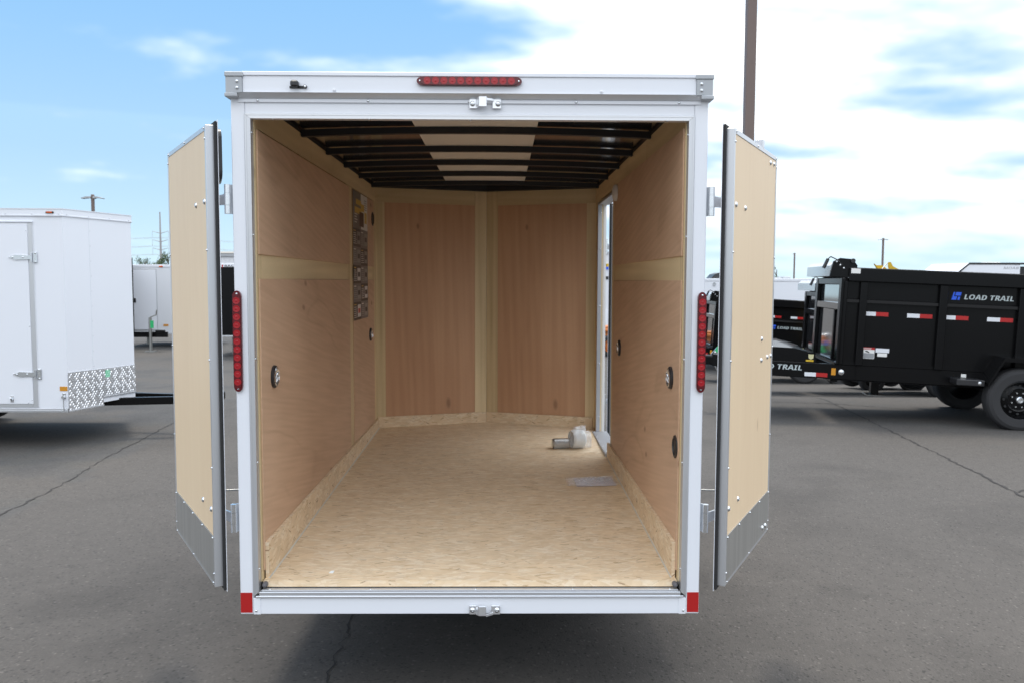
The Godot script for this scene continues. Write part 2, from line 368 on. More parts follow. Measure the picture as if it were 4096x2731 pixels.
# ---------------------------------------------------------------- ground
func ground_y(x: float, z: float) -> float:   # the yard falls away gently behind the parked trailers
	var s := lerpf(0.016, 0.078, smoothstep(-6.0, 4.0, x))
	var d := clampf(-z - 8.8, 0.0, 8.5)
	return -s * d * smoothstep(0.0, 2.0, d)
func build_ground() -> void:
	var xs: Array = []; var zs: Array = []
	var x := -8.0
	while x < 11.0: xs.append(x); x += 0.11
	var st := 0.2; x = 11.0
	while x < 1500.0: xs.append(x); x += st; st *= 1.35
	st = 0.2; x = -8.2
	while x > -1500.0: xs.push_front(x); x -= st; st *= 1.35
	var z := -13.0
	while z < 3.4: zs.append(z); z += 0.11
	st = 0.3; z = 3.4
	while z < 300.0: zs.append(z); z += st; st *= 1.5
	st = 0.2; z = -13.2
	while z > -1500.0: zs.push_front(z); z -= st; st *= 1.25
	var a := FastNoiseLite.new(); a.seed = 8; a.frequency = 0.22; a.fractal_octaves = 4; a.noise_type = FastNoiseLite.TYPE_SIMPLEX_SMOOTH
	var b := FastNoiseLite.new(); b.seed = 18; b.frequency = 1.1; b.fractal_octaves = 3
	var nx := xs.size(); var nz := zs.size()
	var vv := PackedVector3Array(); var uu := PackedVector2Array(); var cc := PackedColorArray(); var nn := PackedVector3Array(); var tt := PackedFloat32Array()
	for zi in nz:
		for xi in nx:
			var X: float = xs[xi]; var Z: float = zs[zi]
			vv.append(Vector3(X, ground_y(X, Z), Z)); uu.append(Vector2(X, Z) / 3.7)
			var e := 0.05
			nn.append(Vector3(ground_y(X - e, Z) - ground_y(X + e, Z), 2 * e, ground_y(X, Z - e) - ground_y(X, Z + e)).normalized())
			tt.append_array([1.0, 0.0, 0.0, 1.0])
			# three paving lanes laid at different times: each has its own slight tint of the same asphalt
			var seam_l := X + 3.45 + (Z + 1.5) * -0.055
			var seam_r := X - 4.35 - (Z + 3.0) * -0.092
			var c := Vector3(1.0, 1.0, 1.0)
			if seam_l < 0.0: c = Vector3(0.93, 0.975, 1.03)
			elif seam_r > 0.0: c = Vector3(1.10, 1.13, 1.15)
			var w := a.get_noise_2d(X, Z * 1.6); var f := b.get_noise_2d(X, Z)
			c *= 1.0 + 0.34 * w + 0.22 * f
			# pale grit swept into patches
			var dust := smoothstep(0.05, 0.5, a.get_noise_2d(X * 1.3 + 50, Z * 3.0) + 0.3 * f)
			c = c.lerp(Vector3(1.85, 1.80, 1.72), dust * (0.25 if seam_l < 0.0 else 0.5))
			cc.append(Color(c.x, c.y, c.z))
	var ii := PackedInt32Array()
	for zi in nz - 1:
		for xi in nx - 1:
			var p := zi * nx + xi
			ii.append_array([p, p + 1, p + nx, p + 1, p + nx + 1, p + nx])
	var ar := []; ar.resize(Mesh.ARRAY_MAX)
	ar[Mesh.ARRAY_VERTEX] = vv; ar[Mesh.ARRAY_NORMAL] = nn; ar[Mesh.ARRAY_TEX_UV] = uu; ar[Mesh.ARRAY_COLOR] = cc; ar[Mesh.ARRAY_TANGENT] = tt; ar[Mesh.ARRAY_INDEX] = ii
	var me := ArrayMesh.new(); me.add_surface_from_arrays(Mesh.PRIMITIVE_TRIANGLES, ar)
	var o := mpart(self, "ground", me, M.asphalt); o.set_meta("kind", "structure")
	# open cracks and the joints between paving lanes
	crack([Vector2(-3.35, 0.5), Vector2(-3.64, -3.0), Vector2(-3.66, -3.9), Vector2(-3.80, -4.9), Vector2(-3.86, -6.0), Vector2(-3.93, -6.95), Vector2(-4.1, -9.5)], 0.014, 1)
	crack([Vector2(4.2, 0.0), Vector2(4.45, -3.55), Vector2(4.62, -5.1), Vector2(4.86, -7.6), Vector2(5.0, -9.2), Vector2(5.24, -12.1)], 0.022, 2)
	crack([Vector2(-0.62, -0.28), Vector2(-0.66, -0.37), Vector2(-0.662, -0.53), Vector2(-0.655, -0.68), Vector2(-0.645, -0.82), Vector2(-0.66, -0.95), Vector2(-0.70, -1.4)], 0.007, 3)
	crack([Vector2(3.6, -11.4), Vector2(4.6, -11.0), Vector2(5.4, -10.9), Vector2(6.2, -11.2)], 0.026, 4)
	crack([Vector2(4.0, -9.1), Vector2(4.9, -8.9), Vector2(5.9, -8.3), Vector2(6.5, -8.2)], 0.022, 5)
	crack([Vector2(4.5, -3.7), Vector2(4.9, -3.95), Vector2(5.6, -4.0), Vector2(6.6, -3.8)], 0.022, 6)
func crack(pts: Array, w: float, sd: int) -> void:
	var r := RandomNumberGenerator.new(); r.seed = sd
	var line := []
	for i in pts.size() - 1:
		var a: Vector2 = pts[i]; var b: Vector2 = pts[i + 1]; var n := int(a.distance_to(b) / 0.06) + 1
		for k in n: line.append(a.lerp(b, float(k) / n) + Vector2(r.randfn(0, 0.010), r.randfn(0, 0.010)))
	line.append(pts[-1])
	var mb := MB.new()
	var pl := Vector2.ZERO; var pr := Vector2.ZERO
	for i in line.size():
		var a: Vector2 = line[maxi(i - 1, 0)]; var b: Vector2 = line[mini(i + 1, line.size() - 1)]
		var d := (b - a).normalized(); var q := Vector2(-d.y, d.x) * w * r.randf_range(0.15, 0.75)
		var l: Vector2 = line[i] - q; var rr: Vector2 = line[i] + q
		if i > 0:
			var P := func(t: Vector2) -> Vector3: return Vector3(t.x, ground_y(t.x, t.y) + 0.004, t.y)
			mb._face(P.call(pl), P.call(pr), P.call(rr), P.call(l), Vector3(l.x, -5, l.y))
		pl = l; pr = rr
	var o := structure(numbered("pavement_crack"), mb, M.asphalt_crack)
	o.set_meta("label", "dark open crack running through the asphalt")

# ---------------------------------------------------------------- shared trailer pieces
func wheel(parent: Node, at: Vector3, out: Vector3, R: float, W: float, nuts: int, rim_m: Material) -> void:
	var h := W / 2; var rr := R * 0.60
	var t := MB.new()
	var prof := [Vector2(rr, -h * 0.8), Vector2(rr * 1.05, -h), Vector2(R * 0.86, -h * 1.05), Vector2(R * 0.955, -h * 0.92), Vector2(R, -h * 0.68)]
	for g in 4:
		var y0 := -h * 0.68 + g * h * 0.34
		prof.append_array([Vector2(R, y0 + h * 0.05), Vector2(R, y0 + h * 0.27), Vector2(R * 0.978, y0 + h * 0.29), Vector2(R * 0.978, y0 + h * 0.34), Vector2(R, y0 + h * 0.345)])
	prof.append_array([Vector2(R, h * 0.68), Vector2(R * 0.955, h * 0.92), Vector2(R * 0.86, h * 1.05), Vector2(rr * 1.05, h), Vector2(rr, h * 0.8)])
	t.lathe(prof, at, out, 40)
	var w := part(parent, "wheel", t, M.tyre)
	var rm := MB.new().lathe([Vector2(rr * 1.03, h * 0.86), Vector2(rr * 0.97, h * 0.90), Vector2(rr * 0.92, h * 0.55), Vector2(rr * 0.86, h * 0.30), Vector2(rr * 0.62, h * 0.50), Vector2(rr * 0.55, h * 0.42), Vector2(0, h * 0.42)], at, out, 32)
	rm.lathe([Vector2(0, -h * 0.3), Vector2(rr * 1.02, -h * 0.8)], at, out, 24)
	part(w, "rim", rm, rim_m)
	part(w, "hub_cap", MB.new().lathe([Vector2(rr * 0.20, h * 0.4), Vector2(rr * 0.19, h * 0.78), Vector2(rr * 0.14, h * 0.88), Vector2(rr * 0.09, h * 0.88), Vector2(rr * 0.08, h * 0.82), Vector2(0, h * 0.82)], at, out, 16), M.zinc)
	var f := MB.new().frame_of(out)
	for i in nuts:
		var an := TAU * (i + 0.5) / nuts; var p: Vector3 = at + (f[0] * cos(an) + f[1] * sin(an)) * rr * 0.40
		part(w, "lug_nut", MB.new().cyl(p + out * h * 0.38, p + out * h * 0.60, 0.012, 0.009, 6), M.zinc)
	for i in 12:   # hand holes round the disc
		var an := TAU * i / 12; var p: Vector3 = at + (f[0] * cos(an) + f[1] * sin(an)) * rr * 0.745
		part(w, "rim_hole", MB.new().cyl(p + out * h * 0.32, p + out * h * 0.425, 0.017, 0.017, 8), M.rubber)
func led_bar(parent: Node, called: String, c: Vector3, length: float, width: float, along: Vector3, out: Vector3, n: int) -> void:
	var side := out.cross(along); var r := width / 2
	var poly := PackedVector2Array()
	for i in 13:
		var t := -PI / 2 + PI * i / 12; poly.append(Vector2(length / 2 - r * 1.5 + cos(t) * r * 1.5, sin(t) * r))
	for i in 13:
		var t := PI / 2 + PI * i / 12; poly.append(Vector2(-length / 2 + r * 1.5 + cos(t) * r * 1.5, sin(t) * r))
	var body := part(parent, called, MB.new().prism(poly, c, along, side, out * 0.012), M.red_dark)
	var p2 := PackedVector2Array()
	for q in poly: p2.append(Vector2(q.x * 0.93, q.y * 0.90))
	part(body, "raised_lens", MB.new().prism(p2, c + out * 0.012, along, side, out * 0.006), M.red_dark)
	var span := length * 0.80
	for i in n:
		var p := c + along * (-span / 2 + span * i / (n - 1)) + out * 0.018
		part(body, "led_lens", MB.new().lathe([Vector2(r * 0.80, 0), Vector2(r * 0.78, 0.0006), Vector2(r * 0.34, 0.0004), Vector2(r * 0.16, 0.001), Vector2(0, 0.001)], p, out, 14), M.red)
	for s in [-1.0, 1.0]: rivet(body, c + along * s * (length / 2 - r * 0.75) + out * 0.012, out, 0.8)
func keeper(parent: Node, x: float, y: float, up: float) -> void:   # the bent steel catch that holds a door's cam bar
	var z := 0.006
	var k := MB.new()
	k.bb(x - 0.060, x - 0.034, y - 0.018, y + 0.018, z, z + 0.006, 0.0015)
	k.bb(x + 0.028, x + 0.062, y - 0.018, y + 0.018, z, z + 0.006, 0.0015)
	k.hexa([Vector3(x - 0.034, y - 0.018, z), Vector3(x - 0.034, y - 0.018, z + 0.006), Vector3(x - 0.020, y - 0.014 - up * 0.0, z + 0.030), Vector3(x - 0.025, y - 0.014, z + 0.024),
		Vector3(x - 0.034, y + 0.018, z), Vector3(x - 0.034, y + 0.018, z + 0.006), Vector3(x - 0.020, y + 0.022, z + 0.030), Vector3(x - 0.025, y + 0.022, z + 0.024)])
	k.bb(x - 0.023, x + 0.007, y - 0.015, y + 0.024, z + 0.024, z + 0.030, 0.0015)
	var ye := y + up * 0.014
	k.hexa([Vector3(x + 0.007, ye - 0.004, z + 0.024), Vector3(x + 0.007, ye - 0.004, z + 0.030), Vector3(x + 0.036, ye - 0.004, z + 0.007), Vector3(x + 0.030, ye - 0.004, z + 0.006),
		Vector3(x + 0.007, ye + 0.004, z + 0.024), Vector3(x + 0.007, ye + 0.004, z + 0.030), Vector3(x + 0.036, ye + 0.004, z + 0.007), Vector3(x + 0.030, ye + 0.004, z + 0.006)])
	var o := part(parent, "door_catch", k, M.alu_bright)
	bolt(o, Vector3(x - 0.047, y, z + 0.006), Vector3.BACK, 0.95); bolt(o, Vector3(x + 0.050, y, z + 0.006), Vector3.BACK, 0.95)
func hinge(parent: Node, pin: Vector3, half: float, leaf: Vector3, strap_to: Vector3) -> void:
	var h := MB.new()
	var d := (leaf - pin); d.y = 0
	var q := Vector3(d.z, 0, -d.x).normalized() * 0.003
	var o := part(parent, "hinge", MB.new().hexa([leaf + q + Vector3.UP * -half, leaf - q + Vector3.UP * -half, leaf - q - d * 0.6 + Vector3.UP * -half, leaf + q - d * 0.6 + Vector3.UP * -half, leaf + q + Vector3.UP * half, leaf - q + Vector3.UP * half, leaf - q - d * 0.6 + Vector3.UP * half, leaf + q - d * 0.6 + Vector3.UP * half]), M.zinc)
	for s in [[-1.0, -0.42], [0.42, 1.0]]: part(o, "knuckle", MB.new().cyl(pin + Vector3.UP * half * s[0], pin + Vector3.UP * half * s[1], 0.0115, 0.0115, 14), M.zinc)
	h.cyl(pin - Vector3.UP * half * 0.40, pin + Vector3.UP * half * 0.40, 0.0125, 0.0125, 14)
	var e := (strap_to - pin); e.y = 0; var w := Vector3(e.z, 0, -e.x).normalized() * 0.003
	var a0 := half * 0.38; var a1 := half * 0.30
	h.hexa([pin + w - Vector3.UP * a0, pin - w - Vector3.UP * a0, strap_to - w - Vector3.UP * a1, strap_to + w - Vector3.UP * a1, pin + w + Vector3.UP * a0, pin - w + Vector3.UP * a0, strap_to - w + Vector3.UP * a1, strap_to + w + Vector3.UP * a1])
	part(o, "strap", h, M.zinc)
# a barn door: local x runs from the hinge edge (0) to the free edge, local z is the plywood side, y is world height
func barn_door(parent: Node, called: String, xf: Transform3D, wid: float, y0: float, y1: float, wood_m: Material, kick: bool, bolts: Array) -> MeshInstance3D:
	var d := part(parent, called, MB.new().bb(0, wid, y0 - 0.018, y1 + 0.018, 0, 0.0018), M.white, xf)
	var seal := MB.new()
	for s in [[0.002, 0.019], [wid - 0.019, wid - 0.002]]: seal.bb(s[0], s[1], y0 - 0.014, y1 + 0.014, 0.003, 0.013, 0.003)
	seal.bb(0.019, wid - 0.019, y0 - 0.014, y0 - 0.002, 0.003, 0.012, 0.003); seal.bb(0.019, wid - 0.019, y1 + 0.002, y1 + 0.014, 0.003, 0.012, 0.003)
	part(d, "rubber_seal", seal, M.rubber)
	var a := 0.021; var b := wid - 0.021; var T := 0.042; var e := 0.020
	part(d, "frame_stile", MB.new().bb(a, a + e, y0, y1, 0.003, T, 0.0015), M.alu)
	part(d, "frame_stile", MB.new().bb(b - e, b, y0, y1, 0.003, T, 0.0015), M.alu)
	part(d, "frame_rail", MB.new().bb(a + e, b - e, y1 - e, y1, 0.003, T - 0.0005, 0.0015), M.alu)
	part(d, "frame_rail", MB.new().bb(a + e, b - e, y0, y0 + e, 0.003, T - 0.0005, 0.0015), M.alu)
	part(d, "plywood_panel", MB.new().bb(a + e, b - e, y0 + e, y1 - e, 0.006, T - 0.003), wood_m)
	if kick:
		part(d, "kick_plate", MB.new().bb(a + e * 0.8, b - e * 0.8, y0 + e * 0.8, y0 + 0.200, T - 0.003, T + 0.0012, 0.0006), M.kick)
		for i in 5:
			var x := lerpf(a + e * 1.2, b - e * 1.2, i / 4.0)
			rivet(d, Vector3(x, y0 + 0.192, T + 0.001), Vector3.BACK, 0.95)
		for i in 3: rivet(d, Vector3(lerpf(a + 0.03, b - 0.03, i / 2.0), y0 + 0.010, T), Vector3.BACK, 0.9)
	for i in 3: rivet(d, Vector3(lerpf(a + 0.03, b - 0.03, i / 2.0), y1 - 0.010, T), Vector3.BACK, 0.9)
	for i in 5:
		var y := lerpf(y0 + 0.05, y1 - 0.05, i / 4.0)
		rivet(d, Vector3(a + e - 0.004, y, T), Vector3.BACK, 0.9); rivet(d, Vector3(b - e + 0.004, y, T), Vector3.BACK, 0.9)
	for p in bolts: bolt(d, Vector3(p.x, p.y, T + (0.0012 if kick and p.y < y0 + 0.2 else -0.003)), Vector3.BACK)
	return d

# ---------------------------------------------------------------- the open cargo trailer
const ZC := -3.17   # where the side walls end and the V nose begins
func floor_y(z: float) -> float: return lerpf(0.565, 0.640, clampf((z + 0.03) / (-3.12), 0.0, 1.1))
func tie_down(parent: Node, at: Vector3, n: Vector3) -> void:
	var b := part(parent, "tie_down_ring", MB.new().lathe([Vector2(0.047, 0), Vector2(0.047, 0.008), Vector2(0.041, 0.013), Vector2(0.034, 0.013), Vector2(0.034, 0.002), Vector2(0, 0.002)], at, n, 28), M.plastic)
	part(b, "chrome_cup", MB.new().lathe([Vector2(0.040, 0.0135), Vector2(0.034, 0.016), Vector2(0.030, 0.012), Vector2(0.022, 0.004), Vector2(0, 0.003)], at, n, 28), M.zinc)
	var f := MB.new().frame_of(n); var pts := []
	for i in 13:
		var t := TAU * i / 12; pts.append(at + n * (0.013 + 0.006 * sin(t)) + (f[0] * cos(t) * 0.018 + f[1] * sin(t) * 0.022) - f[1] * 0.004)
	part(b, "ring", MB.new().tube(pts, 0.0038, 7), M.zinc)
	part(b, "screw", MB.new().cyl(at + n * 0.003, at + n * 0.009, 0.005, 0.004, 8), M.steel)
func cargo_trailer() -> void:
	var t := thing("cargo_trailer", "white enclosed trailer seen from behind, both rear doors swung open, wood lined inside", "trailer")
	# --- outer shell
	var ws := MB.new().bb(-0.915, -0.897, 0.46, 2.545, ZC, -0.034)
	part(t, "side_wall", ws, M.white)
	var wr := MB.new().bb(0.897, 0.915, 0.46, 2.545, -2.2, -0.034)
	wr.bb(0.897, 0.915, 2.335, 2.545, -3.15, -2.2); wr.bb(0.897, 0.915, 0.46, 0.60, -3.15, -2.2); wr.bb(0.897, 0.915, 0.46, 2.545, ZC, -3.15)
	part(t, "side_wall", wr, M.white)
	for s in [-1.0, 1.0]:
		var a := Vector3(s * 0.915, 0, ZC); var b := Vector3(0, 0, -3.50); var q := Vector3(0, 0, 0.02)
		var pts := [a + q, a, b, b + q]
		if s < 0: pts = [a, a + q, b + q, b]
		var P := []
		for y in [0.46, 2.546]:
			for p in pts: P.append(p + Vector3.UP * y)
		part(t, "nose_wall", MB.new().hexa(P), M.white)
	# roof: arched sheet outside, bright metal inside
	var ro := MB.new(); var ce := MB.new(); var NX := 16
	for i in NX:
		var x0 := lerpf(-0.93, 0.93, float(i) / NX); var x1 := lerpf(-0.93, 0.93, float(i + 1) / NX)
		var e := func(x: float, y: float, z: float) -> Vector3: return Vector3(x, y + (0.022 if y < 2.51 else 0.0) * (1 - x * x / 0.8649), z)
		var z0 := ZC - 0.33 * (1 - absf(x0) / 0.93); var z1 := ZC - 0.33 * (1 - absf(x1) / 0.93)
		ro.quad(e.call(x0, 2.548, 0.0), e.call(x1, 2.548, 0.0), e.call(x1, 2.548, z1), e.call(x0, 2.548, z0))
		var k := 0.965
		ce.quad(e.call(x0 * k, 2.478, z0 + 0.03), e.call(x1 * k, 2.478, z1 + 0.03), e.call(x1 * k, 2.478, -0.03), e.call(x0 * k, 2.478, -0.03))
		ro.quad(e.call(x0, 2.548, 0.0), e.call(x0, 2.52, 0.0), e.call(x1, 2.52, 0.0), e.call(x1, 2.548, 0.0))
	part(t, "roof", ro, M.white); part(t, "ceiling", ce, M.ceiling)
	var cs := MB.new()
	for i in 6:
		var x0 := lerpf(-0.292, 0.288, i / 6.0); var x1 := lerpf(-0.292, 0.288, (i + 1) / 6.0)
		var e := func(x: float, z: float) -> Vector3: return Vector3(x, 2.4745 + 0.022 * (1 - x * x / 0.8649), z)
		cs.quad(e.call(x0, -3.22), e.call(x1, -3.22), e.call(x1, -0.04), e.call(x0, -0.04))
	part(t, "ceiling_strip", cs, M.strip)
	for z in [-0.80, -1.37, -1.89, -2.43, -2.97]:
		var bw := MB.new(); var N := 14
		for i in N:
			var x0 := lerpf(-0.832, 0.832, float(i) / N); var x1 := lerpf(-0.832, 0.832, float(i + 1) / N)
			var yb := func(x: float) -> float: return 2.445 + 0.020 * (1 - x * x / 0.69)
			var yt := func(x: float) -> float: return 2.4725 + 0.022 * (1 - x * x / 0.8649)
			bw.hexa([Vector3(x0, yb.call(x0), z + 0.017), Vector3(x1, yb.call(x1), z + 0.017), Vector3(x1, yb.call(x1), z - 0.017), Vector3(x0, yb.call(x0), z - 0.017),
				Vector3(x0, yt.call(x0), z + 0.017), Vector3(x1, yt.call(x1), z + 0.017), Vector3(x1, yt.call(x1), z - 0.017), Vector3(x0, yt.call(x0), z - 0.017)])
		part(t, "roof_bow", bw, M.bow)
	for s in [-1.0, 1.0]:
		part(t, "top_rail", MB.new().bb(s * 0.838, s * 0.897, 2.464, 2.505, -0.034, ZC), M.bow)
	# --- floor
	var fl := MB.new()
	var c := func(x: float, z: float, d: float) -> Vector3: return Vector3(x, floor_y(z) - d, z)
	fl.hexa([c.call(-0.832, -0.030, 0.024), c.call(0.832, -0.030, 0.024), c.call(0.832, ZC, 0.024), c.call(-0.832, ZC, 0.024),
		c.call(-0.832, -0.034, 0.0), c.call(0.832, -0.034, 0.0), c.call(0.832, ZC, 0.0), c.call(-0.832, ZC, 0.0)])
	fl.prism(PackedVector2Array([Vector2(-0.832, 0), Vector2(0.832, 0), Vector2(0, 0.29)]), Vector3(0, floor_y(ZC) - 0.0235, ZC), Vector3.RIGHT, Vector3.FORWARD, Vector3.UP * 0.0235)
	part(t, "floor_board", fl, M.osb)
	part(t, "underframe", MB.new().bb(-0.85, 0.85, 0.44, 0.53, ZC - 0.05, -0.06), M.black)
	# --- left wall lining: timber, then plywood panels standing 6 mm proud of it
	var XT := 0.836; var XP := 0.830
	var L := func(called: String, y0: float, y1: float, z0: float, z1: float, m: Material, s: float, xi: float, xo: float) -> MeshInstance3D:
		return part(t, called, MB.new().bb(s * xi, s * xo, y0, y1, z0, z1, 0.0012), m)
	L.call("stud", 0.56, 2.355, -0.034, -0.10, M.pine_v, -1.0, XT, 0.897)
	L.call("stud", 0.56, 2.355, -1.98, -2.20, M.pine_v, -1.0, XT, 0.897)
	L.call("stud", 0.56, 2.355, -2.98, ZC, M.pine_v, -1.0, XT, 0.897)
	L.call("wall_rail", 1.72, 1.92, -0.1005, -1.9795, M.pine_h, -1.0, XT, 0.897)
	L.call("wall_rail", 1.72, 1.92, -2.2005, -2.9795, M.pine_h, -1.0, XT, 0.897)
	L.call("top_band", 2.3555, 2.464, -0.034, -1.02, M.pine_h, -1.0, XT, 0.897)
	L.call("top_band", 2.3555, 2.464, -1.0225, ZC, M.pine_h, -1.0, XT, 0.897)
	for b in [[-0.052, -2.030, M.luan_a, M.luan_b], [-2.160, -3.032, M.luan_b, M.luan_a]]:
		L.call("plywood_panel", 0.60, 1.770, b[0], b[1], b[2], -1.0, XP, XT)
		L.call("plywood_panel", 1.866, 2.348, b[0], b[1], b[3], -1.0, XP, XT)
	# --- right wall lining with the side door opening
	L.call("stud", 0.56, 2.355, -0.034, -0.10, M.pine_v, 1.0, XT, 0.897)
	L.call("stud", 0.56, 2.355, -2.04, -2.178, M.pine_v, 1.0, XT, 0.897)
	L.call("stud", 0.56, 2.355, -3.04, ZC, M.pine_v, 1.0, XT, 0.876)
	L.call("wall_rail", 1.72, 1.92, -0.1005, -2.0395, M.pine_h, 1.0, XT, 0.897)
	L.call("top_band", 2.3555, 2.464, -0.034, -0.92, M.pine_h, 1.0, XT, 0.897)
	L.call("top_band", 2.3555, 2.464, -0.9225, ZC, M.pine_h, 1.0, XT, 0.897)
	L.call("plywood_panel", 0.60, 1.770, -0.046, -2.075, M.luan_b, 1.0, XP, XT)
	L.call("plywood_panel", 1.866, 2.362, -0.046, -2.075, M.luan_a, 1.0, XP, XT)
	# --- skirting boards of strand board with a bead of sealant
	for s in [-1.0, 1.0]:
		var zb := -3.135 if s < 0 else -2.18
		var sk := MB.new(); var za := -0.060
		var xa: float = s * 0.815; var xb: float = s * 0.8295
		var q := [Vector3(xa, floor_y(za), za), Vector3(xb, floor_y(za), za), Vector3(xb, floor_y(zb), zb), Vector3(xa, floor_y(zb), zb), Vector3(xa, 0.714, za), Vector3(xb, 0.714, za), Vector3(xb, 0.714, zb), Vector3(xa, 0.714, zb)]
		if s < 0: q = [q[1], q[0], q[3], q[2], q[5], q[4], q[7], q[6]]
		part(t, "skirting_board", sk.hexa(q), M.osb)
		part(t, "sealant_bead", MB.new().cyl(Vector3(xa, floor_y(za) + 0.001, za), Vector3(xa, floor_y(zb) + 0.001, zb), 0.0045, 0.0045, 6), M.caulk)
	# --- front wall: two lined halves meeting at the centre posts
	for s in [-1.0, 1.0]:
		var a := Vector3(s * XT, 0, -3.150); var nose := Vector3(0, 0, -3.43)
		var o := a if s < 0 else nose; var ux := ((nose - a) if s < 0 else (a - nose)); var Ln := ux.length(); ux = ux.normalized()
		var xf := Transform3D(Basis(ux, Vector3.UP, ux.cross(Vector3.UP)), o)
		var F := func(called: String, u0: float, u1: float, y0: float, y1: float, z0: float, z1: float, m: Material) -> void:
			var uu0 := u0; var uu1 := u1
			if s > 0:
				uu0 = Ln - u1; uu1 = Ln - u0
			part(t, called, MB.new().bb(uu0, uu1, y0, y1, z0, z1, 0.001), m, xf)
		F.call("corner_post", 0.0, 0.074, 0.60, 2.355, -0.03, -0.006, M.pine_v)
		F.call("centre_post", Ln - 0.092, Ln + 0.0018, 0.60, 2.464, -0.03, -0.006, M.pine_v)
		F.call("top_band", 0.0, Ln - 0.0935, 2.3555, 2.464, -0.03, -0.006, M.pine_h)
		F.call("plywood_panel", 0.0745, Ln - 0.0925, 0.60, 2.355, -0.03, -0.0075, M.luan_f)
		F.call("skirting_board", 0.012, Ln - 0.004, floor_y(ZC) - 0.005, 0.722, -0.0055, 0.010, M.osb)
		F.call("top_rail", 0.0, Ln, 2.4645, 2.545, -0.03, 0.040, M.bow)
	# --- rear frame
	for s in [-1.0, 1.0]:
		part(t, "corner_post", MB.new().bb(s * 0.8625, s * 0.915, 0.44, 2.4725, -0.034, 0.0, 0.003), M.white)
		part(t, "door_jamb", MB.new().prism(PackedVector2Array([Vector2(0.8405, 0.532), Vector2(0.8405, 2.3805), Vector2(0.862, 2.3995), Vector2(0.862, 0.512)]), Vector3(0, 0, -0.033), Vector3(s, 0, 0), Vector3.UP, Vector3(0, 0, 0.036)).bb(s * 0.856, s * 0.8622, 0.52, 2.396, 0.003, 0.0045), M.alu)
		part(t, "reflector", MB.new().bb(s * 0.867, s * 0.9135, 0.447, 0.528, 0.0, 0.0015), M.red_tape)
		led_bar(t, "tail_light", Vector3(s * 0.903, 1.529, 0.0), 0.392, 0.034, Vector3.UP, Vector3.BACK, 11)
		var cap := MB.new().bb(s * 0.862, s * 0.924, 2.470, 2.532, -0.05, 0.030, 0.002)
		cap.bb(s * 0.858, s * 0.927, 2.531, 2.550, -0.055, 0.034, 0.003); cap.bb(s * 0.880, s * 0.928, 2.456, 2.4715, -0.055, 0.034, 0.003)
		var cp := part(t, "corner_cap", cap, M.grey_cap)
		for y in [2.490, 2.514]: rivet(cp, Vector3(s * 0.880, y, 0.030), Vector3.BACK, 1.2)
		for y in [0.62, 1.05, 1.46, 1.94, 2.33]: rivet(t, Vector3(s * 0.8405, y, -0.014), Vector3(-s, 0, 0), 0.9)
		rivet(t, Vector3(s * 0.852, 0.455, 0.004), Vector3.BACK, 0.9)
		part(t, "rubber_stop", MB.new().lathe([Vector2(0.0105, -0.02), Vector2(0.011, -0.004), Vector2(0.008, 0.005), Vector2(0, 0.0075)], Vector3(s * 0.822, 0.553, -0.014), Vector3.BACK, 12), M.stop)
	part(t, "header", MB.new().bb(-0.862, 0.862, 2.4005, 2.4725, -0.034, -0.002, 0.002), M.white)
	part(t, "header_trim", MB.new().prism(PackedVector2Array([Vector2(-0.862, 2.4003), Vector2(0.862, 2.4003), Vector2(0.8405, 2.3815), Vector2(-0.8405, 2.3815)]), Vector3(0, 0, -0.033), Vector3.RIGHT, Vector3.UP, Vector3(0, 0, 0.036)).bb(-0.855, 0.855, 2.394, 2.3995, 0.003, 0.0045), M.alu_white)
	part(t, "rear_sill", MB.new().bb(-0.8622, 0.8622, 0.440, 0.5055, -0.05, -0.001, 0.002), M.white)
	for s in [-1.0, 1.0]: part(t, "sill_end_strip", MB.new().bb(s * 0.835, s * 0.862, 0.4405, 0.505, -0.001, 0.002), M.white)
	part(t, "sill_trim", MB.new().bb(-0.840, 0.840, 0.506, 0.531, -0.028, 0.004, 0.002), M.alu)
	part(t, "sill_trim_ridge", MB.new().bb(-0.852, 0.852, 0.5085, 0.5165, 0.004, 0.008, 0.0015), M.alu_bright)
	part(t, "threshold", MB.new().bb(-0.832, 0.832, 0.5315, 0.537, -0.033, -0.004, 0.001), M.alu)
	for x in [-0.80, -0.40, 0.02, 0.41, 0.80]: rivet(t, Vector3(x, 0.537, -0.012), Vector3.UP, 0.9)
	part(t, "drip_flange", MB.new().bb(-0.885, 0.885, 2.4415, 2.456, -0.002, 0.005, 0.001), M.white)
	part(t, "drip_rail", MB.new().hexa([Vector3(-0.895, 2.456, 0.008), Vector3(0.895, 2.456, 0.008), Vector3(0.895, 2.456, -0.03), Vector3(-0.895, 2.456, -0.03), Vector3(-0.895, 2.4735, 0.031), Vector3(0.895, 2.4735, 0.031), Vector3(0.895, 2.4735, -0.03), Vector3(-0.895, 2.4735, -0.03)]), M.alu)
	part(t, "roof_fascia", MB.new().bb(-0.862, 0.862, 2.474, 2.545, -0.03, 0.022, 0.002), M.white)
	part(t, "fascia_lip", MB.new().bb(-0.862, 0.862, 2.537, 2.552, 0.022, 0.027, 0.0015), M.white)
	for x in [-0.81, -0.39, -0.005, 0.405, 0.80]: rivet(t, Vector3(x, 2.4485, 0.005), Vector3.BACK, 1.1)
	for x in [-0.515, 0.50]: rivet(t, Vector3(x, 2.484, 0.022), Vector3.BACK, 1.2, M.white_dull)
	for x in [-0.76, -0.39, 0.0, 0.40, 0.76]: rivet(t, Vector3(x, 2.3815, -0.016), Vector3.DOWN, 0.9)
	for s in [-1.0, 1.0]:
		for y in range(8): rivet(t, Vector3(s * 0.918, 0.7 + y * 0.22, -0.07), Vector3(s, 0, 0), 0.9)
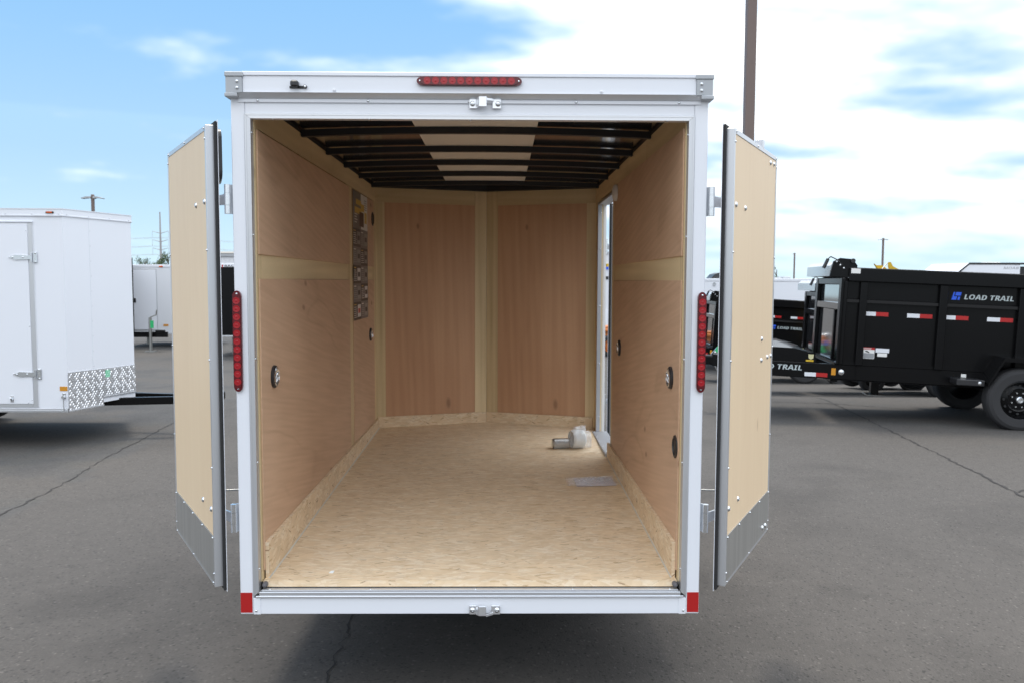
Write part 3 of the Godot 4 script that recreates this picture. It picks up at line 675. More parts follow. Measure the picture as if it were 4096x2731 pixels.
	led_bar(t, "header_light", Vector3(-0.003, 2.5185, 0.022), 0.398, 0.034, Vector3.RIGHT, Vector3.BACK, 11)
	keeper(t, 0.056, 2.439, 1.0); keeper(t, 0.056, 0.460, -1.0)
	var cm := part(t, "licence_lamp", MB.new().bb(-0.676, -0.646, 2.491, 2.516, 0.022, 0.052, 0.006), M.plastic)
	part(cm, "mounting_ear", MB.new().bb(-0.684, -0.618, 2.489, 2.499, 0.022, 0.027, 0.002).cyl(Vector3(-0.624, 2.4955, 0.022), Vector3(-0.624, 2.4955, 0.030), 0.007), M.plastic)
	rivet(cm, Vector3(-0.624, 2.4955, 0.030), Vector3.BACK, 1.0)
	# --- rear doors
	var dl := Vector3(-0.503, 0, -0.864).normalized(); var WD := 0.915
	var xl := Transform3D(Basis(-dl, Vector3.UP, (-dl).cross(Vector3.UP)), Vector3(-0.955, 0, 0.030) + dl * WD)
	var bl := []
	for b in [[0.075, 2.066], [0.243, 2.064], [0.235, 0.864], [0.075, 0.862]]: bl.append(Vector2(WD - b[0], b[1]))
	var door_l := barn_door(t, "rear_door", xl, WD, 0.562, 2.352, M.birch, true, bl)
	var dr := Vector3(0.474, 0, -0.880).normalized()
	var xr := Transform3D(Basis(dr, Vector3.UP, dr.cross(Vector3.UP)), Vector3(0.963, 0, 0.030))
	var br := []
	for b in [[0.077, 2.065], [0.242, 2.064], [0.742, 2.308], [0.826, 2.312], [0.638, 1.508], [0.638, 1.412], [0.775, 1.417], [0.856, 1.416], [0.228, 0.868], [0.065, 0.865], [0.742, 0.612], [0.81, 0.606]]: br.append(Vector2(b[0], b[1]))
	var door_r := barn_door(t, "rear_door", xr, WD, 0.562, 2.352, M.birch_b, true, br)
	# cam bar with its keepers on the outer face of the right door, an oval vent cover on the left one
	part(door_r, "lock_bar", MB.new().cyl(Vector3(0.80, 0.52, -0.022), Vector3(0.80, 2.40, -0.022), 0.013, 0.013, 12).bb(0.78, 0.83, 2.385, 2.425, -0.040, -0.006, 0.003), M.alu)
	for y in [0.60, 1.46, 2.30]: part(door_r, "bar_bracket", MB.new().bb(0.76, 0.84, y - 0.03, y + 0.03, -0.030, 0.0, 0.004), M.zinc)
	var ov := PackedVector2Array()
	for i in 24:
		var an := TAU * i / 24; ov.append(Vector2(0.86 + 0.045 * cos(an), 2.24 + (0.06 if sin(an) > 0 else -0.06) + 0.045 * sin(an)))
	part(door_l, "vent_cover", MB.new().prism(ov, Vector3.ZERO, Vector3.RIGHT, Vector3.UP, Vector3(0, 0, -0.016)), M.plastic)
	for y in [2.075, 0.830]:
		hinge(t, Vector3(-0.934, y, 0.002), 0.056, Vector3(-0.9165, y, -0.016), Vector3(-0.955, y, 0.03) + dl * 0.16)
		hinge(t, Vector3(0.934, y, 0.002), 0.056, Vector3(0.9165, y, -0.016), Vector3(0.963, y, 0.03) + dr * 0.16)
	for s in [-1.0, 1.0]: part(t, "door_stay", MB.new().cyl(Vector3(s * 0.915, 0.905, -0.16), Vector3(s * 1.055, 0.905, -0.14), 0.004, 0.004, 8), M.steel)
	# --- side door, its opening and hinges
	part(t, "side_door_jamb", MB.new().bb(0.836, 0.864, 0.585, 2.345, -3.0395, -3.018, 0.0015), M.alu_dull)
	part(t, "side_door_jamb", MB.new().bb(0.838, 0.917, 0.585, 2.345, -2.195, -2.180, 0.0015), M.alu)
	part(t, "side_door_jamb", MB.new().bb(0.838, 0.917, 2.328, 2.345, -3.017, -2.196, 0.0015), M.alu_dull)
	var sill := part(t, "side_door_sill", MB.new().bb(0.806, 0.920, 0.612, 0.640, -3.017, -2.196, 0.0015), M.alu_dull)
	for i in 5: rivet(sill, Vector3(0.818, 0.640, -2.26 - i * 0.18), Vector3.UP, 1.0)
	for y in [0.75, 1.15, 1.58, 2.0, 2.27]: rivet(t, Vector3(0.855, y, -3.018), Vector3.BACK, 1.1)
	var dd := Vector3(0.5, 0, -0.866).normalized()
	var sd := barn_door(t, "side_door", Transform3D(Basis(dd, Vector3.UP, dd.cross(Vector3.UP)), Vector3(0.942, 0, -3.205)), 0.82, 0.575, 2.345, M.white_dull, false, [])
	part(sd, "frame_stile", MB.new().bb(0.0415, 0.10, 0.60, 2.32, 0.003, 0.0405, 0.0015), M.alu)
	for y in [2.03, 0.84]: hinge(t, Vector3(0.918, y, -3.185), 0.056, Vector3(0.900, y, -3.172), Vector3(0.96, y, -3.26))
	# --- fittings on the walls
	tie_down(t, Vector3(-XP, 1.366, -0.229), Vector3.RIGHT); tie_down(t, Vector3(-XP, 1.376, -2.83), Vector3.RIGHT)
	tie_down(t, Vector3(XP, 1.367, -0.206), Vector3.LEFT); tie_down(t, Vector3(XP, 1.369, -1.743), Vector3.LEFT)
	part(t, "cable_grommet", MB.new().lathe([Vector2(0.046, 0), Vector2(0.046, 0.004), Vector2(0.036, 0.007), Vector2(0.033, 0.002), Vector2(0, 0.002)], Vector3(XP, 1.098, -0.098), Vector3.LEFT, 24), M.plastic)
	part(t, "cable_grommet", MB.new().lathe([Vector2(0.050, 0), Vector2(0.050, 0.004), Vector2(0.040, 0.007), Vector2(0.037, 0.002), Vector2(0, 0.002)], Vector3(-XP, 2.215, -2.975), Vector3.RIGHT, 24), M.plastic)
	part(t, "dome_light", MB.new().lathe([Vector2(0.051, 0), Vector2(0.051, 0.010), Vector2(0.044, 0.020), Vector2(0.025, 0.027), Vector2(0, 0.029)], Vector3(XP, 2.309, -1.965), Vector3.LEFT, 28), M.puck)
	var ps := MB.new(); ps.quad_uv(Vector3(-0.8285, 1.505, -2.152), Vector3(-0.8285, 1.505, -2.735), Vector3(-0.8285, 2.345, -2.735), Vector3(-0.8285, 2.345, -2.152))
	part(t, "printed_sheet", ps, M.poster)
	# --- running gear
	for s in [-1.0, 1.0]:
		wheel(t, Vector3(s * 1.03, 0.345, -1.95), Vector3(s, 0, 0), 0.345, 0.20, 5, M.white_dull)
		var fn := MB.new(); var pr := [[-0.50, 0.42], [-0.36, 0.78], [0.36, 0.78], [0.50, 0.42]]
		for i in 3:
			var p = pr[i]; var q = pr[i + 1]
			var A := Vector3(s * 0.916, p[1], -1.95 + p[0]); var B := Vector3(s * 1.15, p[1], -1.95 + p[0]); var C := Vector3(s * 1.15, q[1], -1.95 + q[0]); var D := Vector3(s * 0.916, q[1], -1.95 + q[0])
			fn._face(A, B, C, D, Vector3(s * 1.03, 0.3, -1.95)); fn._face(A + Vector3.DOWN * 0.01, B + Vector3.DOWN * 0.01, C + Vector3.DOWN * 0.01, D + Vector3.DOWN * 0.01, Vector3(s * 1.03, 5, -1.95))
			fn._face(B, C, C + Vector3.DOWN * 0.03, B + Vector3.DOWN * 0.03, Vector3(0, p[1], -1.95))
		part(t, "fender", fn, M.alu)
	part(t, "axle", MB.new().cyl(Vector3(-0.93, 0.345, -1.95), Vector3(0.93, 0.345, -1.95), 0.035), M.black)
	for s in [-1.0, 1.0]: part(t, "tongue_beam", MB.new().cbox(Vector3.ZERO, Vector3(0.06, 0.09, 1.62), 0.004, Transform3D(Basis(Vector3.UP, -s * 0.43), Vector3(s * 0.34, 0.485, -3.95))), M.black)
	part(t, "coupler", MB.new().bb(-0.06, 0.06, 0.45, 0.55, -4.92, -4.62, 0.02), M.black)
	part(t, "tongue_jack", MB.new().cyl(Vector3(0, 0.02, -4.45), Vector3(0, 0.95, -4.45), 0.03).bb(-0.09, 0.09, 0.0, 0.02, -4.54, -4.36), M.zinc)

func loose_items() -> void:
	# white roll and a dark tube in a clear bag, lying on the strand board
	var y := floor_y(-2.47)
	var b := thing("bagged_roll", "white roll and dark metal tube in a clear plastic bag on the trailer floor", "package", "", Vector3(0.60, y, -2.46))
	var ax := Vector3(0.93, 0, -0.30).normalized()
	part(b, "white_roll", MB.new().lathe([Vector2(0, -0.020), Vector2(0.046, -0.020), Vector2(0.050, -0.044), Vector2(0.058, -0.046), Vector2(0.0625, -0.03), Vector2(0.0615, 0.0), Vector2(0.0625, 0.035), Vector2(0.057, 0.044), Vector2(0.045, 0.046), Vector2(0, 0.040)], Vector3(0.045, 0.063, 0.0), ax, 26), M.paper)
	part(b, "metal_tube", MB.new().lathe([Vector2(0, -0.06), Vector2(0.030, -0.06), Vector2(0.034, -0.052), Vector2(0.034, 0.05), Vector2(0.029, 0.056), Vector2(0, 0.056)], Vector3(-0.068, 0.035, 0.015), Vector3(0.97, 0.0, -0.15).normalized(), 22), M.steel)
	# the bag: a crumpled skin drawn round both
	var bag := MB.new(); var NU := 34; var NV := 26; var pts := []
	var nz := FastNoiseLite.new(); nz.seed = 77; nz.frequency = 9.0
	for i in NU + 1:
		var s := -0.125 + 0.28 * i / NU
		var R := 0.030 + 0.042 * smoothstep(-0.02, 0.03, s)
		if i == 0: R = 0.012
		if i == NU: R = 0.02
		if s > 0.11: R *= 0.72
		var row := []
		for j in NV:
			var t := TAU * j / NV; var rr := R * (1.04 + 0.42 * absf(nz.get_noise_3d(s * 2.0, cos(t) * R * 2.0, sin(t) * R * 2.0))); 
			var cy := R * 0.98
			row.append(Vector3(s * 0.95, maxf(0.003, cy + rr * sin(t)), 0.012 - s * 0.24 + rr * cos(t)))
		pts.append(row)
	for i in NU:
		for j in NV:
			var k := (j + 1) % NV
			bag.quad(pts[i][j], pts[i][k], pts[i + 1][k], pts[i + 1][j])
	part(b, "clear_bag", bag, M.film)
	# flat document pouch
	var q := thing("document_pouch", "flat clear plastic pouch with pale papers lying on the trailer floor", "pouch", "", Vector3(0.65, floor_y(-1.55), -1.54))
	var c := [Vector3(-0.150, 0, 0.118), Vector3(0.145, 0, 0.086), Vector3(0.136, 0, -0.140), Vector3(-0.152, 0, -0.086)]
	var pm := mat(lin(0.60, 0.54, 0.57), 0.6)
	var h := []
	for dy in [0.002, 0.005]:
		for p in [[0.18, 0.06], [0.96, 0.06], [0.96, 0.94], [0.18, 0.94]]:
			var a: Vector3 = c[0].lerp(c[1], p[0]); var d: Vector3 = c[3].lerp(c[2], p[0]); h.append(a.lerp(d, p[1]) + Vector3.UP * dy)
	part(q, "papers", MB.new().hexa(h), pm)
	var fm := MB.new(); var N := 44; var g := []
	for j in N + 1:
		var row := []
		for i in N + 1:
			var u := float(i) / N; var v := float(j) / N
			var a: Vector3 = c[0].lerp(c[1], u); var d: Vector3 = c[3].lerp(c[2], u); var p: Vector3 = a.lerp(d, v)
			var w := nz.get_noise_2d(p.x * 1.2 + 3, p.z * 2.6) * 0.5 + 0.5
			p.y = 0.0065 + 0.004 * w + 0.017 * pow(1.0 - absf(nz.get_noise_2d(p.x * 1.6 + 2, p.z * 2.4 + 9)), 5.0) * sin(PI * u) * sin(PI * v)
			row.append(p)
		g.append(row)
	for j in N:
		for i in N: fm.quad(g[j][i], g[j][i + 1], g[j + 1][i + 1], g[j + 1][i])
	part(q, "clear_film", fm, M.film)
	var sc := thing("paper_scrap", "tiny curled scrap of white paper on the floor near the left wall", "paper", "", Vector3(-0.575, floor_y(-0.12), -0.12))
	part(sc, "scrap", MB.new().hexa([Vector3(-0.012, 0.0, 0.006), Vector3(0.006, 0.0, 0.008), Vector3(0.010, 0.006, -0.005), Vector3(-0.004, 0.005, -0.006), Vector3(-0.012, 0.001, 0.006), Vector3(0.006, 0.001, 0.008), Vector3(0.010, 0.007, -0.005), Vector3(-0.004, 0.006, -0.006)]), M.paper)

# ---------------------------------------------------------------- the white trailer parked alongside
func parked_white_trailer() -> void:
	var t := thing("cargo_trailer", "white V-nose enclosed trailer with tread plate along its lower front", "trailer", "", Vector3(-4.39, 0, -5.5))
	var foot := PackedVector2Array([Vector2(-3.6, 0), Vector2(0, 0), Vector2(0.30, -0.915), Vector2(-0.16, -1.83), Vector2(-3.6, -1.83)])
	part(t, "body", MB.new().prism(foot, Vector3(0, 0.43, 0), Vector3.RIGHT, Vector3.BACK, Vector3.UP * 1.985), M.white)
	var f2 := PackedVector2Array([Vector2(-3.61, 0.012), Vector2(0.006, 0.012), Vector2(0.312, -0.915), Vector2(-0.154, -1.842), Vector2(-3.61, -1.842)])
	var f3 := PackedVector2Array([Vector2(-3.614, 0.017), Vector2(0.009, 0.017), Vector2(0.317, -0.915), Vector2(-0.151, -1.847), Vector2(-3.614, -1.847)])
	part(t, "underframe", MB.new().bb(-3.5, -0.15, 0.365, 0.43, -1.70, -0.55, 0.01), M.black)
	part(t, "roof_rail", MB.new().prism(f2, Vector3(0, 2.415, 0), Vector3.RIGHT, Vector3.BACK, Vector3.UP * 0.066).prism(f3, Vector3(0, 2.411, 0), Vector3.RIGHT, Vector3.BACK, Vector3.UP * 0.010).prism(f3, Vector3(0, 2.481, 0), Vector3.RIGHT, Vector3.BACK, Vector3.UP * 0.008), M.white)
	part(t, "base_rail", MB.new().bb(-3.6, 0.0, 0.388, 0.4295, -0.05, 0.008, 0.002).bb(-3.6, 0.0, 0.400, 0.410, 0.008, 0.014, 0.001), M.alu)
	for i in 7: rivet(t, Vector3(-0.03 - i * 0.27, 2.432, 0.013), Vector3.BACK, 1.4, M.white_dull)
	for i in 3: rivet(t, Vector3(-0.02 - i * 0.30, 0.420, 0.008), Vector3.BACK, 1.2)
	# V face with its riveted seam
	var ux := Vector3(0.30, 0, -0.915).normalized(); var nn := ux.cross(Vector3.UP)
	var xf := Transform3D(Basis(ux, Vector3.UP, nn), Vector3.ZERO)
	part(t, "nose_panel", MB.new().bb(0.002, 0.360, 0.44, 2.411, 0, 0.0025), M.white, xf)
	part(t, "nose_panel", MB.new().bb(0.345, 0.955, 0.50, 2.411, 0.0025, 0.005), M.white, xf)
	for i in 10: rivet(t, xf * Vector3(0.358, 2.28 - i * 0.16, 0.005), nn, 1.2, M.white_dull)
	for i in 4: rivet(t, xf * Vector3(0.05 + i * 0.29, 2.430, 0.012), nn, 1.4, M.white_dull)
	var poly := PackedVector2Array([Vector2(0.0, 0.400), Vector2(0.475, 0.400), Vector2(0.475, 0.492), Vector2(0.963, 0.485), Vector2(0.963, 0.797), Vector2(0.0, 0.803)])
	var guard := part(t, "tread_plate_guard", MB.new().prism(poly, Vector3(0, 0, 0.005), Vector3.RIGHT, Vector3.UP, Vector3(0, 0, 0.004)), M.alu_bright, xf)
	var lugs := MB.new(); var row := 0; var y := 0.418
	while y < 0.79:
		var x := 0.018 + (0.018 if row % 2 else 0.0); var k := int(row / 2)
		while x < 0.955:
			if y > (0.405 if x < 0.462 else 0.500):
				var an := 0.85 if (k + row) % 3 == 0 or (k * 7 + row * 5) % 11 < 4 else -0.85
				var d := Vector3(cos(an), sin(an), 0); var w := Vector3(-d.y, d.x, 0); var c := Vector3(x, y, 0.009)
				var p := [c - d * 0.0165, c - w * 0.0058, c + d * 0.0165, c + w * 0.0058]; var tp := c + Vector3(0, 0, 0.006)
				for i in 4: lugs.tri(p[i], p[(i + 1) % 4], tp)
			x += 0.036; k += 1
		y += 0.024; row += 1
	var lg := part(guard, "tread_pattern", lugs, M.alu_bright); lg.set_meta("kind", "stuff")
	part(guard, "edge_trim", MB.new().bb(0.0, 0.475, 0.392, 0.407, 0.009, 0.014, 0.001).bb(0.475, 0.963, 0.483, 0.497, 0.0092, 0.014, 0.001).bb(-0.004, 0.006, 0.395, 0.806, 0.0091, 0.012, 0.001), M.alu)
	part(t, "green_sticker", MB.new().bb(0.510, 0.575, 0.700, 0.780, 0.0118, 0.0125), mat(lin(0.22, 0.60, 0.38), 0.6), xf)
	# side door
	var dr := part(t, "side_door", MB.new().bb(-1.22, -0.352, 0.478, 2.312, 0.0, 0.016, 0.002), M.white)
	part(dr, "door_trim", MB.new().bb(-0.352, -0.306, 0.444, 2.345, 0.0, 0.010, 0.002), M.alu)
	part(dr, "door_trim", MB.new().bb(-1.30, -0.353, 0.444, 0.4775, 0.0, 0.010, 0.002), M.alu)
	part(dr, "door_trim", MB.new().bb(-1.30, -0.353, 2.3125, 2.345, 0.0, 0.010, 0.002), M.white)
	part(dr, "rubber_seal", MB.new().bb(-0.306, -0.298, 0.444, 2.345, 0.0, 0.006), M.white_dull)
	part(t, "drip_cap", MB.new().bb(-1.4, -0.300, 2.346, 2.358, 0.0, 0.022, 0.002), M.white)
	for hy in [1.988, 0.787]:
		var h := part(dr, "strap_hinge", MB.new().cyl(Vector3(-0.318, hy - 0.045, 0.022), Vector3(-0.318, hy + 0.045, 0.022), 0.010).bb(-0.305, -0.262, hy - 0.056, hy + 0.056, 0.006, 0.011, 0.002), M.zinc)
		part(h, "strap", MB.new().prism(PackedVector2Array([Vector2(-0.325, -0.020), Vector2(-0.325, 0.020), Vector2(-0.48, 0.026), Vector2(-0.55, 0.0), Vector2(-0.48, -0.026)]), Vector3(0, hy, 0.016), Vector3.RIGHT, Vector3.UP, Vector3(0, 0, 0.010)), M.zinc)
		for by in [-0.045, 0.045]: bolt(h, Vector3(-0.282, hy + by, 0.011), Vector3.BACK, 0.9)
		for bx in [-0.40, -0.505]: bolt(h, Vector3(bx, hy, 0.026), Vector3.BACK, 0.9)
	for p in [[-0.362, 2.26], [-0.36, 1.28], [-0.40, 0.49], [-0.362, 0.52]]: rivet(dr, Vector3(p[0], p[1], 0.016), Vector3.BACK, 1.2)
	part(dr, "hold_back", MB.new().bb(-0.588, -0.552, 0.495, 0.562, 0.016, 0.020, 0.003).cyl(Vector3(-0.57, 0.515, 0.020), Vector3(-0.57, 0.545, 0.045), 0.010, 0.010, 10), M.zinc)
	part(t, "hold_back_bar", MB.new().bb(-0.058, -0.022, 0.525, 0.59, 0.0, 0.005, 0.003).cyl(Vector3(-0.04, 0.55, 0.005), Vector3(-0.04, 0.55, 0.035), 0.016, 0.016, 12).cyl(Vector3(-0.04, 0.405, 0.018), Vector3(-0.04, 0.54, 0.018), 0.005), M.zinc)
	var ml := part(t, "marker_light", MB.new().bb(-0.158, -0.076, 2.437, 2.457, 0.012, 0.022, 0.007), M.rubber)
	part(ml, "amber_lens", MB.new().bb(-0.146, -0.088, 2.4395, 2.4545, 0.022, 0.028, 0.005), M.amber_lens)
	part(t, "amber_reflector", MB.new().bb(-0.082, -0.004, 0.612, 0.659, 0.0, 0.004, 0.001), M.amber)
	# tongue and running gear
	for s in [[-0.62, -0.86], [-1.21, -0.97]]:
		var a := Vector3(-0.25, 0.405, s[0]); var b := Vector3(1.12, 0.405, s[1]); var d := (b - a)
		var bas := Basis(d.normalized(), Vector3.UP, d.normalized().cross(Vector3.UP))
		part(t, "tongue_beam", MB.new().cbox(Vector3.ZERO, Vector3(d.length(), 0.085, 0.055), 0.004, Transform3D(bas, (a + b) / 2)), M.black)
	part(t, "coupler", MB.new().bb(1.05, 1.32, 0.39, 0.50, -0.97, -0.86, 0.02), M.black)
	part(t, "tongue_jack", MB.new().cyl(Vector3(0.85, 0.02, -0.915), Vector3(0.85, 0.90, -0.915), 0.03).bb(0.76, 0.94, 0.0, 0.02, -1.0, -0.83), M.zinc)
	for s in [[0.06, 1.0], [-1.89, -1.0]]:
		wheel(t, Vector3(-2.0, 0.345, s[0] + s[1] * 0.03), Vector3(0, 0, s[1]), 0.345, 0.20, 5, M.white_dull)

# ---------------------------------------------------------------- dump trailers
# local x runs from the nose (negative) to the tail, z = 0 is the near side of the box
func dump_trailer(called: String, label: String, at: Vector3, yaw: float, pitch: float, low_logo: bool) -> Node3D:
	var t := thing(called, label, "dump trailer", "black dump trailers", at)
	var F := Vector3(-cos(yaw), 0, -sin(yaw)); var S := Vector3(-sin(yaw), 0, cos(yaw))
	var F2 := F * cos(pitch) + Vector3.UP * sin(pitch); var U2 := Vector3.UP * cos(pitch) - F * sin(pitch)
	t.transform = Transform3D(Basis(-F2, U2, S), at)
	var XF := -1.965; var XR := 1.35; var ZF := -1.45; var B: Material = M.black
	var rb := 1.44 if not low_logo else 1.36
	# box sides
	for z in [[-0.034, -0.030, 1.0], [ZF + 0.030, ZF + 0.034, -1.0]]:
		part(t, "side_sheet", MB.new().bb(XF + 0.02, XR, 0.68, 1.72, z[0], z[1]), B)
	var posts := [[XF, XF + 0.06], [-1.75, -1.665], [-0.815, -0.722], [0.10, 0.192], [1.02, 1.11], [XR - 0.04, XR + 0.03]]
	for p in posts:
		part(t, "side_post", MB.new().bb(p[0], p[1], 0.66, 1.6995, -0.030, 0.030, 0.006), B)
		part(t, "side_post", MB.new().bb(p[0], p[1], 0.66, 1.6995, ZF - 0.030, ZF + 0.030, 0.006), B)
	for i in posts.size() - 1:
		part(t, "side_ridge", MB.new().hexa([Vector3(posts[i][1], rb, -0.030), Vector3(posts[i][1], rb, 0.004), Vector3(posts[i + 1][0], rb, 0.004), Vector3(posts[i + 1][0], rb, -0.030), Vector3(posts[i][1], rb + 0.05, -0.030), Vector3(posts[i][1], rb + 0.036, -0.002), Vector3(posts[i + 1][0], rb + 0.036, -0.002), Vector3(posts[i + 1][0], rb + 0.05, -0.030)]), B)
	part(t, "top_rail", MB.new().bb(-1.90, XR + 0.03, 1.70, 1.872, -0.055, 0.045, 0.010), B)
	part(t, "top_rail", MB.new().bb(-1.90, XR + 0.03, 1.70, 1.872, ZF - 0.045, ZF + 0.055, 0.010), B)
	part(t, "bed_floor", MB.new().bb(XF, XR, 0.66, 0.70, ZF, 0), B)
	part(t, "tailgate", MB.new().bb(XR, XR + 0.05, 0.70, 1.74, ZF + 0.06, -0.06, 0.008), B)
	# front wall: framed glossy sheet with a cross rail
	var fw := part(t, "front_wall", MB.new().bb(XF + 0.030, XF + 0.036, 0.70, 1.74, ZF + 0.03, -0.03), M.gloss_black)
	for z in [[-0.10, 0.030], [ZF - 0.030, ZF + 0.10]]: part(fw, "frame_post", MB.new().bb(XF - 0.02, XF + 0.0295, 0.66, 1.74, z[0], z[1], 0.008), B)
	part(fw, "frame_post", MB.new().bb(XF, XF + 0.0295, 0.70, 1.33, -0.40, -0.33, 0.006), B)
	part(fw, "cross_rail", MB.new().bb(XF - 0.015, XF + 0.0296, 1.335, 1.43, ZF + 0.101, -0.101, 0.008), M.gloss_black)
	part(fw, "cross_rail", MB.new().bb(XF - 0.015, XF + 0.0296, 1.655, 1.74, ZF + 0.101, -0.101, 0.008), B)
	# tarp roller housing over the nose
	var hs := part(t, "tarp_housing", MB.new().prism(PackedVector2Array([Vector2(XF - 0.16, 1.755), Vector2(XF - 0.16, 1.885), Vector2(XF - 0.10, 1.935), Vector2(XF + 0.12, 1.935), Vector2(XF + 0.12, 1.755)]), Vector3(0, 0, ZF + 0.0), Vector3.RIGHT, Vector3.UP, Vector3(0, 0, -ZF - 0.03)), M.tarp_box)
	part(hs, "end_plate", MB.new().prism(PackedVector2Array([Vector2(XF - 0.165, 1.75), Vector2(XF - 0.13, 1.94), Vector2(XF - 0.05, 1.985), Vector2(XF + 0.10, 1.975), Vector2(XF + 0.16, 1.90), Vector2(XF + 0.16, 1.75)]), Vector3(0, 0, -0.0295), Vector3.RIGHT, Vector3.UP, Vector3(0, 0, 0.03)), B)
	part(hs, "roller_end", MB.new().cyl(Vector3(XF + 0.10, 1.955, -0.04), Vector3(XF + 0.10, 1.955, 0.03), 0.028, 0.028, 14), M.plastic)
	for p in [[-0.09, 1.935], [-0.045, 1.895], [0.0, 1.86]]: bolt(hs, Vector3(XF + p[0], p[1], 0.0005), Vector3.BACK, 1.1)
	part(hs, "crank_handle", MB.new().tube([Vector3(XF - 0.02, 1.90, 0.01), Vector3(XF - 0.11, 1.965, 0.05), Vector3(XF - 0.18, 1.995, 0.06), Vector3(XF - 0.21, 1.965, 0.06)], 0.007).cyl(Vector3(XF - 0.21, 1.965, 0.06), Vector3(XF - 0.255, 1.85, 0.06), 0.020, 0.022), M.plastic)
	part(t, "side_label", MB.new().bb(-1.885, -1.775, 1.80, 1.86, 0.045, 0.0465), M.paper)
	# tape, lettering and stickers on the near side
	var ty := 1.307 if not low_logo else 1.475
	for x in [-1.685, -1.166, -0.747, -0.234]:
		part(t, "reflective_tape", MB.new().bb(x, x + 0.148, ty - 0.025, ty + 0.025, -0.030, -0.0285), M.tape_white)
		part(t, "reflective_tape", MB.new().bb(x + 0.1485, x + 0.297, ty - 0.025, ty + 0.025, -0.030, -0.0285), M.red_tape)
	var ly := 1.575 if not low_logo else 1.235
	logo(t, Vector3(-0.655, ly, -0.030), 0.068)
	var dg := part(t, "warning_sticker", MB.new().bb(-1.684, -1.518, 0.75, 0.889, -0.030, -0.029), M.paper)
	part(dg, "red_band", MB.new().bb(-1.684, -1.518, 0.862, 0.889, -0.029, -0.0285), M.red_tape)
	part(dg, "grey_field", MB.new().bb(-1.680, -1.522, 0.754, 0.818, -0.029, -0.0285), mat(lin(0.28, 0.29, 0.30), 0.6))
	part(dg, "pictogram", MB.new().prism(PackedVector2Array([Vector2(-1.63, 0.845), Vector2(-1.61, 0.85), Vector2(-1.575, 0.828), Vector2(-1.585, 0.822), Vector2(-1.625, 0.835)]), Vector3(0, 0, -0.029), Vector3.RIGHT, Vector3.UP, Vector3(0, 0, 0.0006)), M.plastic)
	text(dg, "lettering", "DANGER", 0.017, Vector3(-1.655, 0.8755, -0.0282), M.paper, Basis(), 0.0008)
	part(t, "data_sticker", MB.new().bb(-1.507, -1.346, 0.832, 0.884, -0.030, -0.029), M.tape_white)
	part(t, "data_sticker", MB.new().bb(-1.483, -1.368, 0.782, 0.826, -0.030, -0.029), M.paper)
	# main frame and tongue
	for z in [[-0.07, -0.012], [ZF + 0.012, ZF + 0.07]]:
		part(t, "frame_rail", MB.new().bb(-2.78, XR, 0.468, 0.6595, z[0], z[1], 0.006), B)
	part(t, "frame_flange", MB.new().bb(-2.0, XR, 0.462, 0.4675, -0.10, 0.012), B)
	part(t, "side_skirt", MB.new().bb(-1.73, 0.0, 0.475, 0.655, -0.012, -0.004), B)
	part(t, "cross_member", MB.new().bb(-2.02, -1.93, 0.43, 0.655, ZF + 0.07, -0.07), B)
	for s in [1.0, -1.0]:
		var z0 := -0.04 if s > 0 else ZF + 0.04
		var a := Vector3(-2.74, 0.57, z0); var b := Vector3(-3.42, 0.57, ZF / 2 + s * 0.03); var d := (b - a)
		part(t, "tongue_beam", MB.new().cbox(Vector3.ZERO, Vector3(d.length(), 0.16, 0.06), 0.005, Transform3D(Basis(d.normalized(), Vector3.UP, d.normalized().cross(Vector3.UP)), (a + b) / 2)), B)
	var cp := part(t, "coupler", MB.new().bb(-3.62, -3.35, 0.50, 0.63, ZF / 2 - 0.06, ZF / 2 + 0.06, 0.02), B)
	part(cp, "latch", MB.new().tube([Vector3(-3.45, 0.64, ZF / 2), Vector3(-3.38, 0.74, ZF / 2 + 0.05), Vector3(-3.30, 0.77, ZF / 2 + 0.05)], 0.010), M.zinc)
	part(cp, "green_tag", MB.new().cbox(Vector3.ZERO, Vector3(0.07, 0.13, 0.004), 0.0, Transform3D(Basis(Vector3.BACK, -0.5), Vector3(-3.36, 0.74, ZF / 2 + 0.14))), M.green)
	var ch := []
	for i in 12: ch.append(Vector3(-3.40 + i * 0.02, 0.49 - 0.10 * sin(PI * i / 11.0), ZF / 2 + 0.09))
	part(cp, "safety_chain", MB.new().tube(ch, 0.008, 6), M.zinc)
	part(t, "amber_reflector", MB.new().bb(-2.024, -1.972, 0.520, 0.607, -0.012, -0.008), M.amber)
	part(t, "marker_lamp", MB.new().lathe([Vector2(0.034, 0), Vector2(0.034, 0.006), Vector2(0.024, 0.008), Vector2(0.022, 0.016), Vector2(0.010, 0.022), Vector2(0, 0.022)], Vector3(-1.905, 0.562, -0.012), Vector3.BACK, 18), M.zinc)
	part(t, "reflective_tape", MB.new().bb(-2.347, -2.208, 0.489, 0.539, -0.012, -0.0105), M.tape_white)
	part(t, "reflective_tape", MB.new().bb(-2.2075, -2.068, 0.489, 0.539, -0.012, -0.0105), M.red_tape)
	text(t, "lettering", "LOAD TRAIL", 0.062, Vector3(-3.02 + 0.0, 0.588, -0.012), M.letter, Basis(Vector3(1.32, 0, 0), Vector3(0.16, 1, 0), Vector3.BACK))
	# tool box between the tongue rails
	var tb := MB.new().prism(PackedVector2Array([Vector2(-3.0, 0.665), Vector2(-3.0, 0.835), Vector2(-2.50, 0.835), Vector2(-2.23, 0.775), Vector2(-2.21, 0.665)]), Vector3(0, 0, ZF + 0.10), Vector3.RIGHT, Vector3.UP, Vector3(0, 0, -ZF - 0.13))
	var tool := part(t, "tool_box", tb, B)
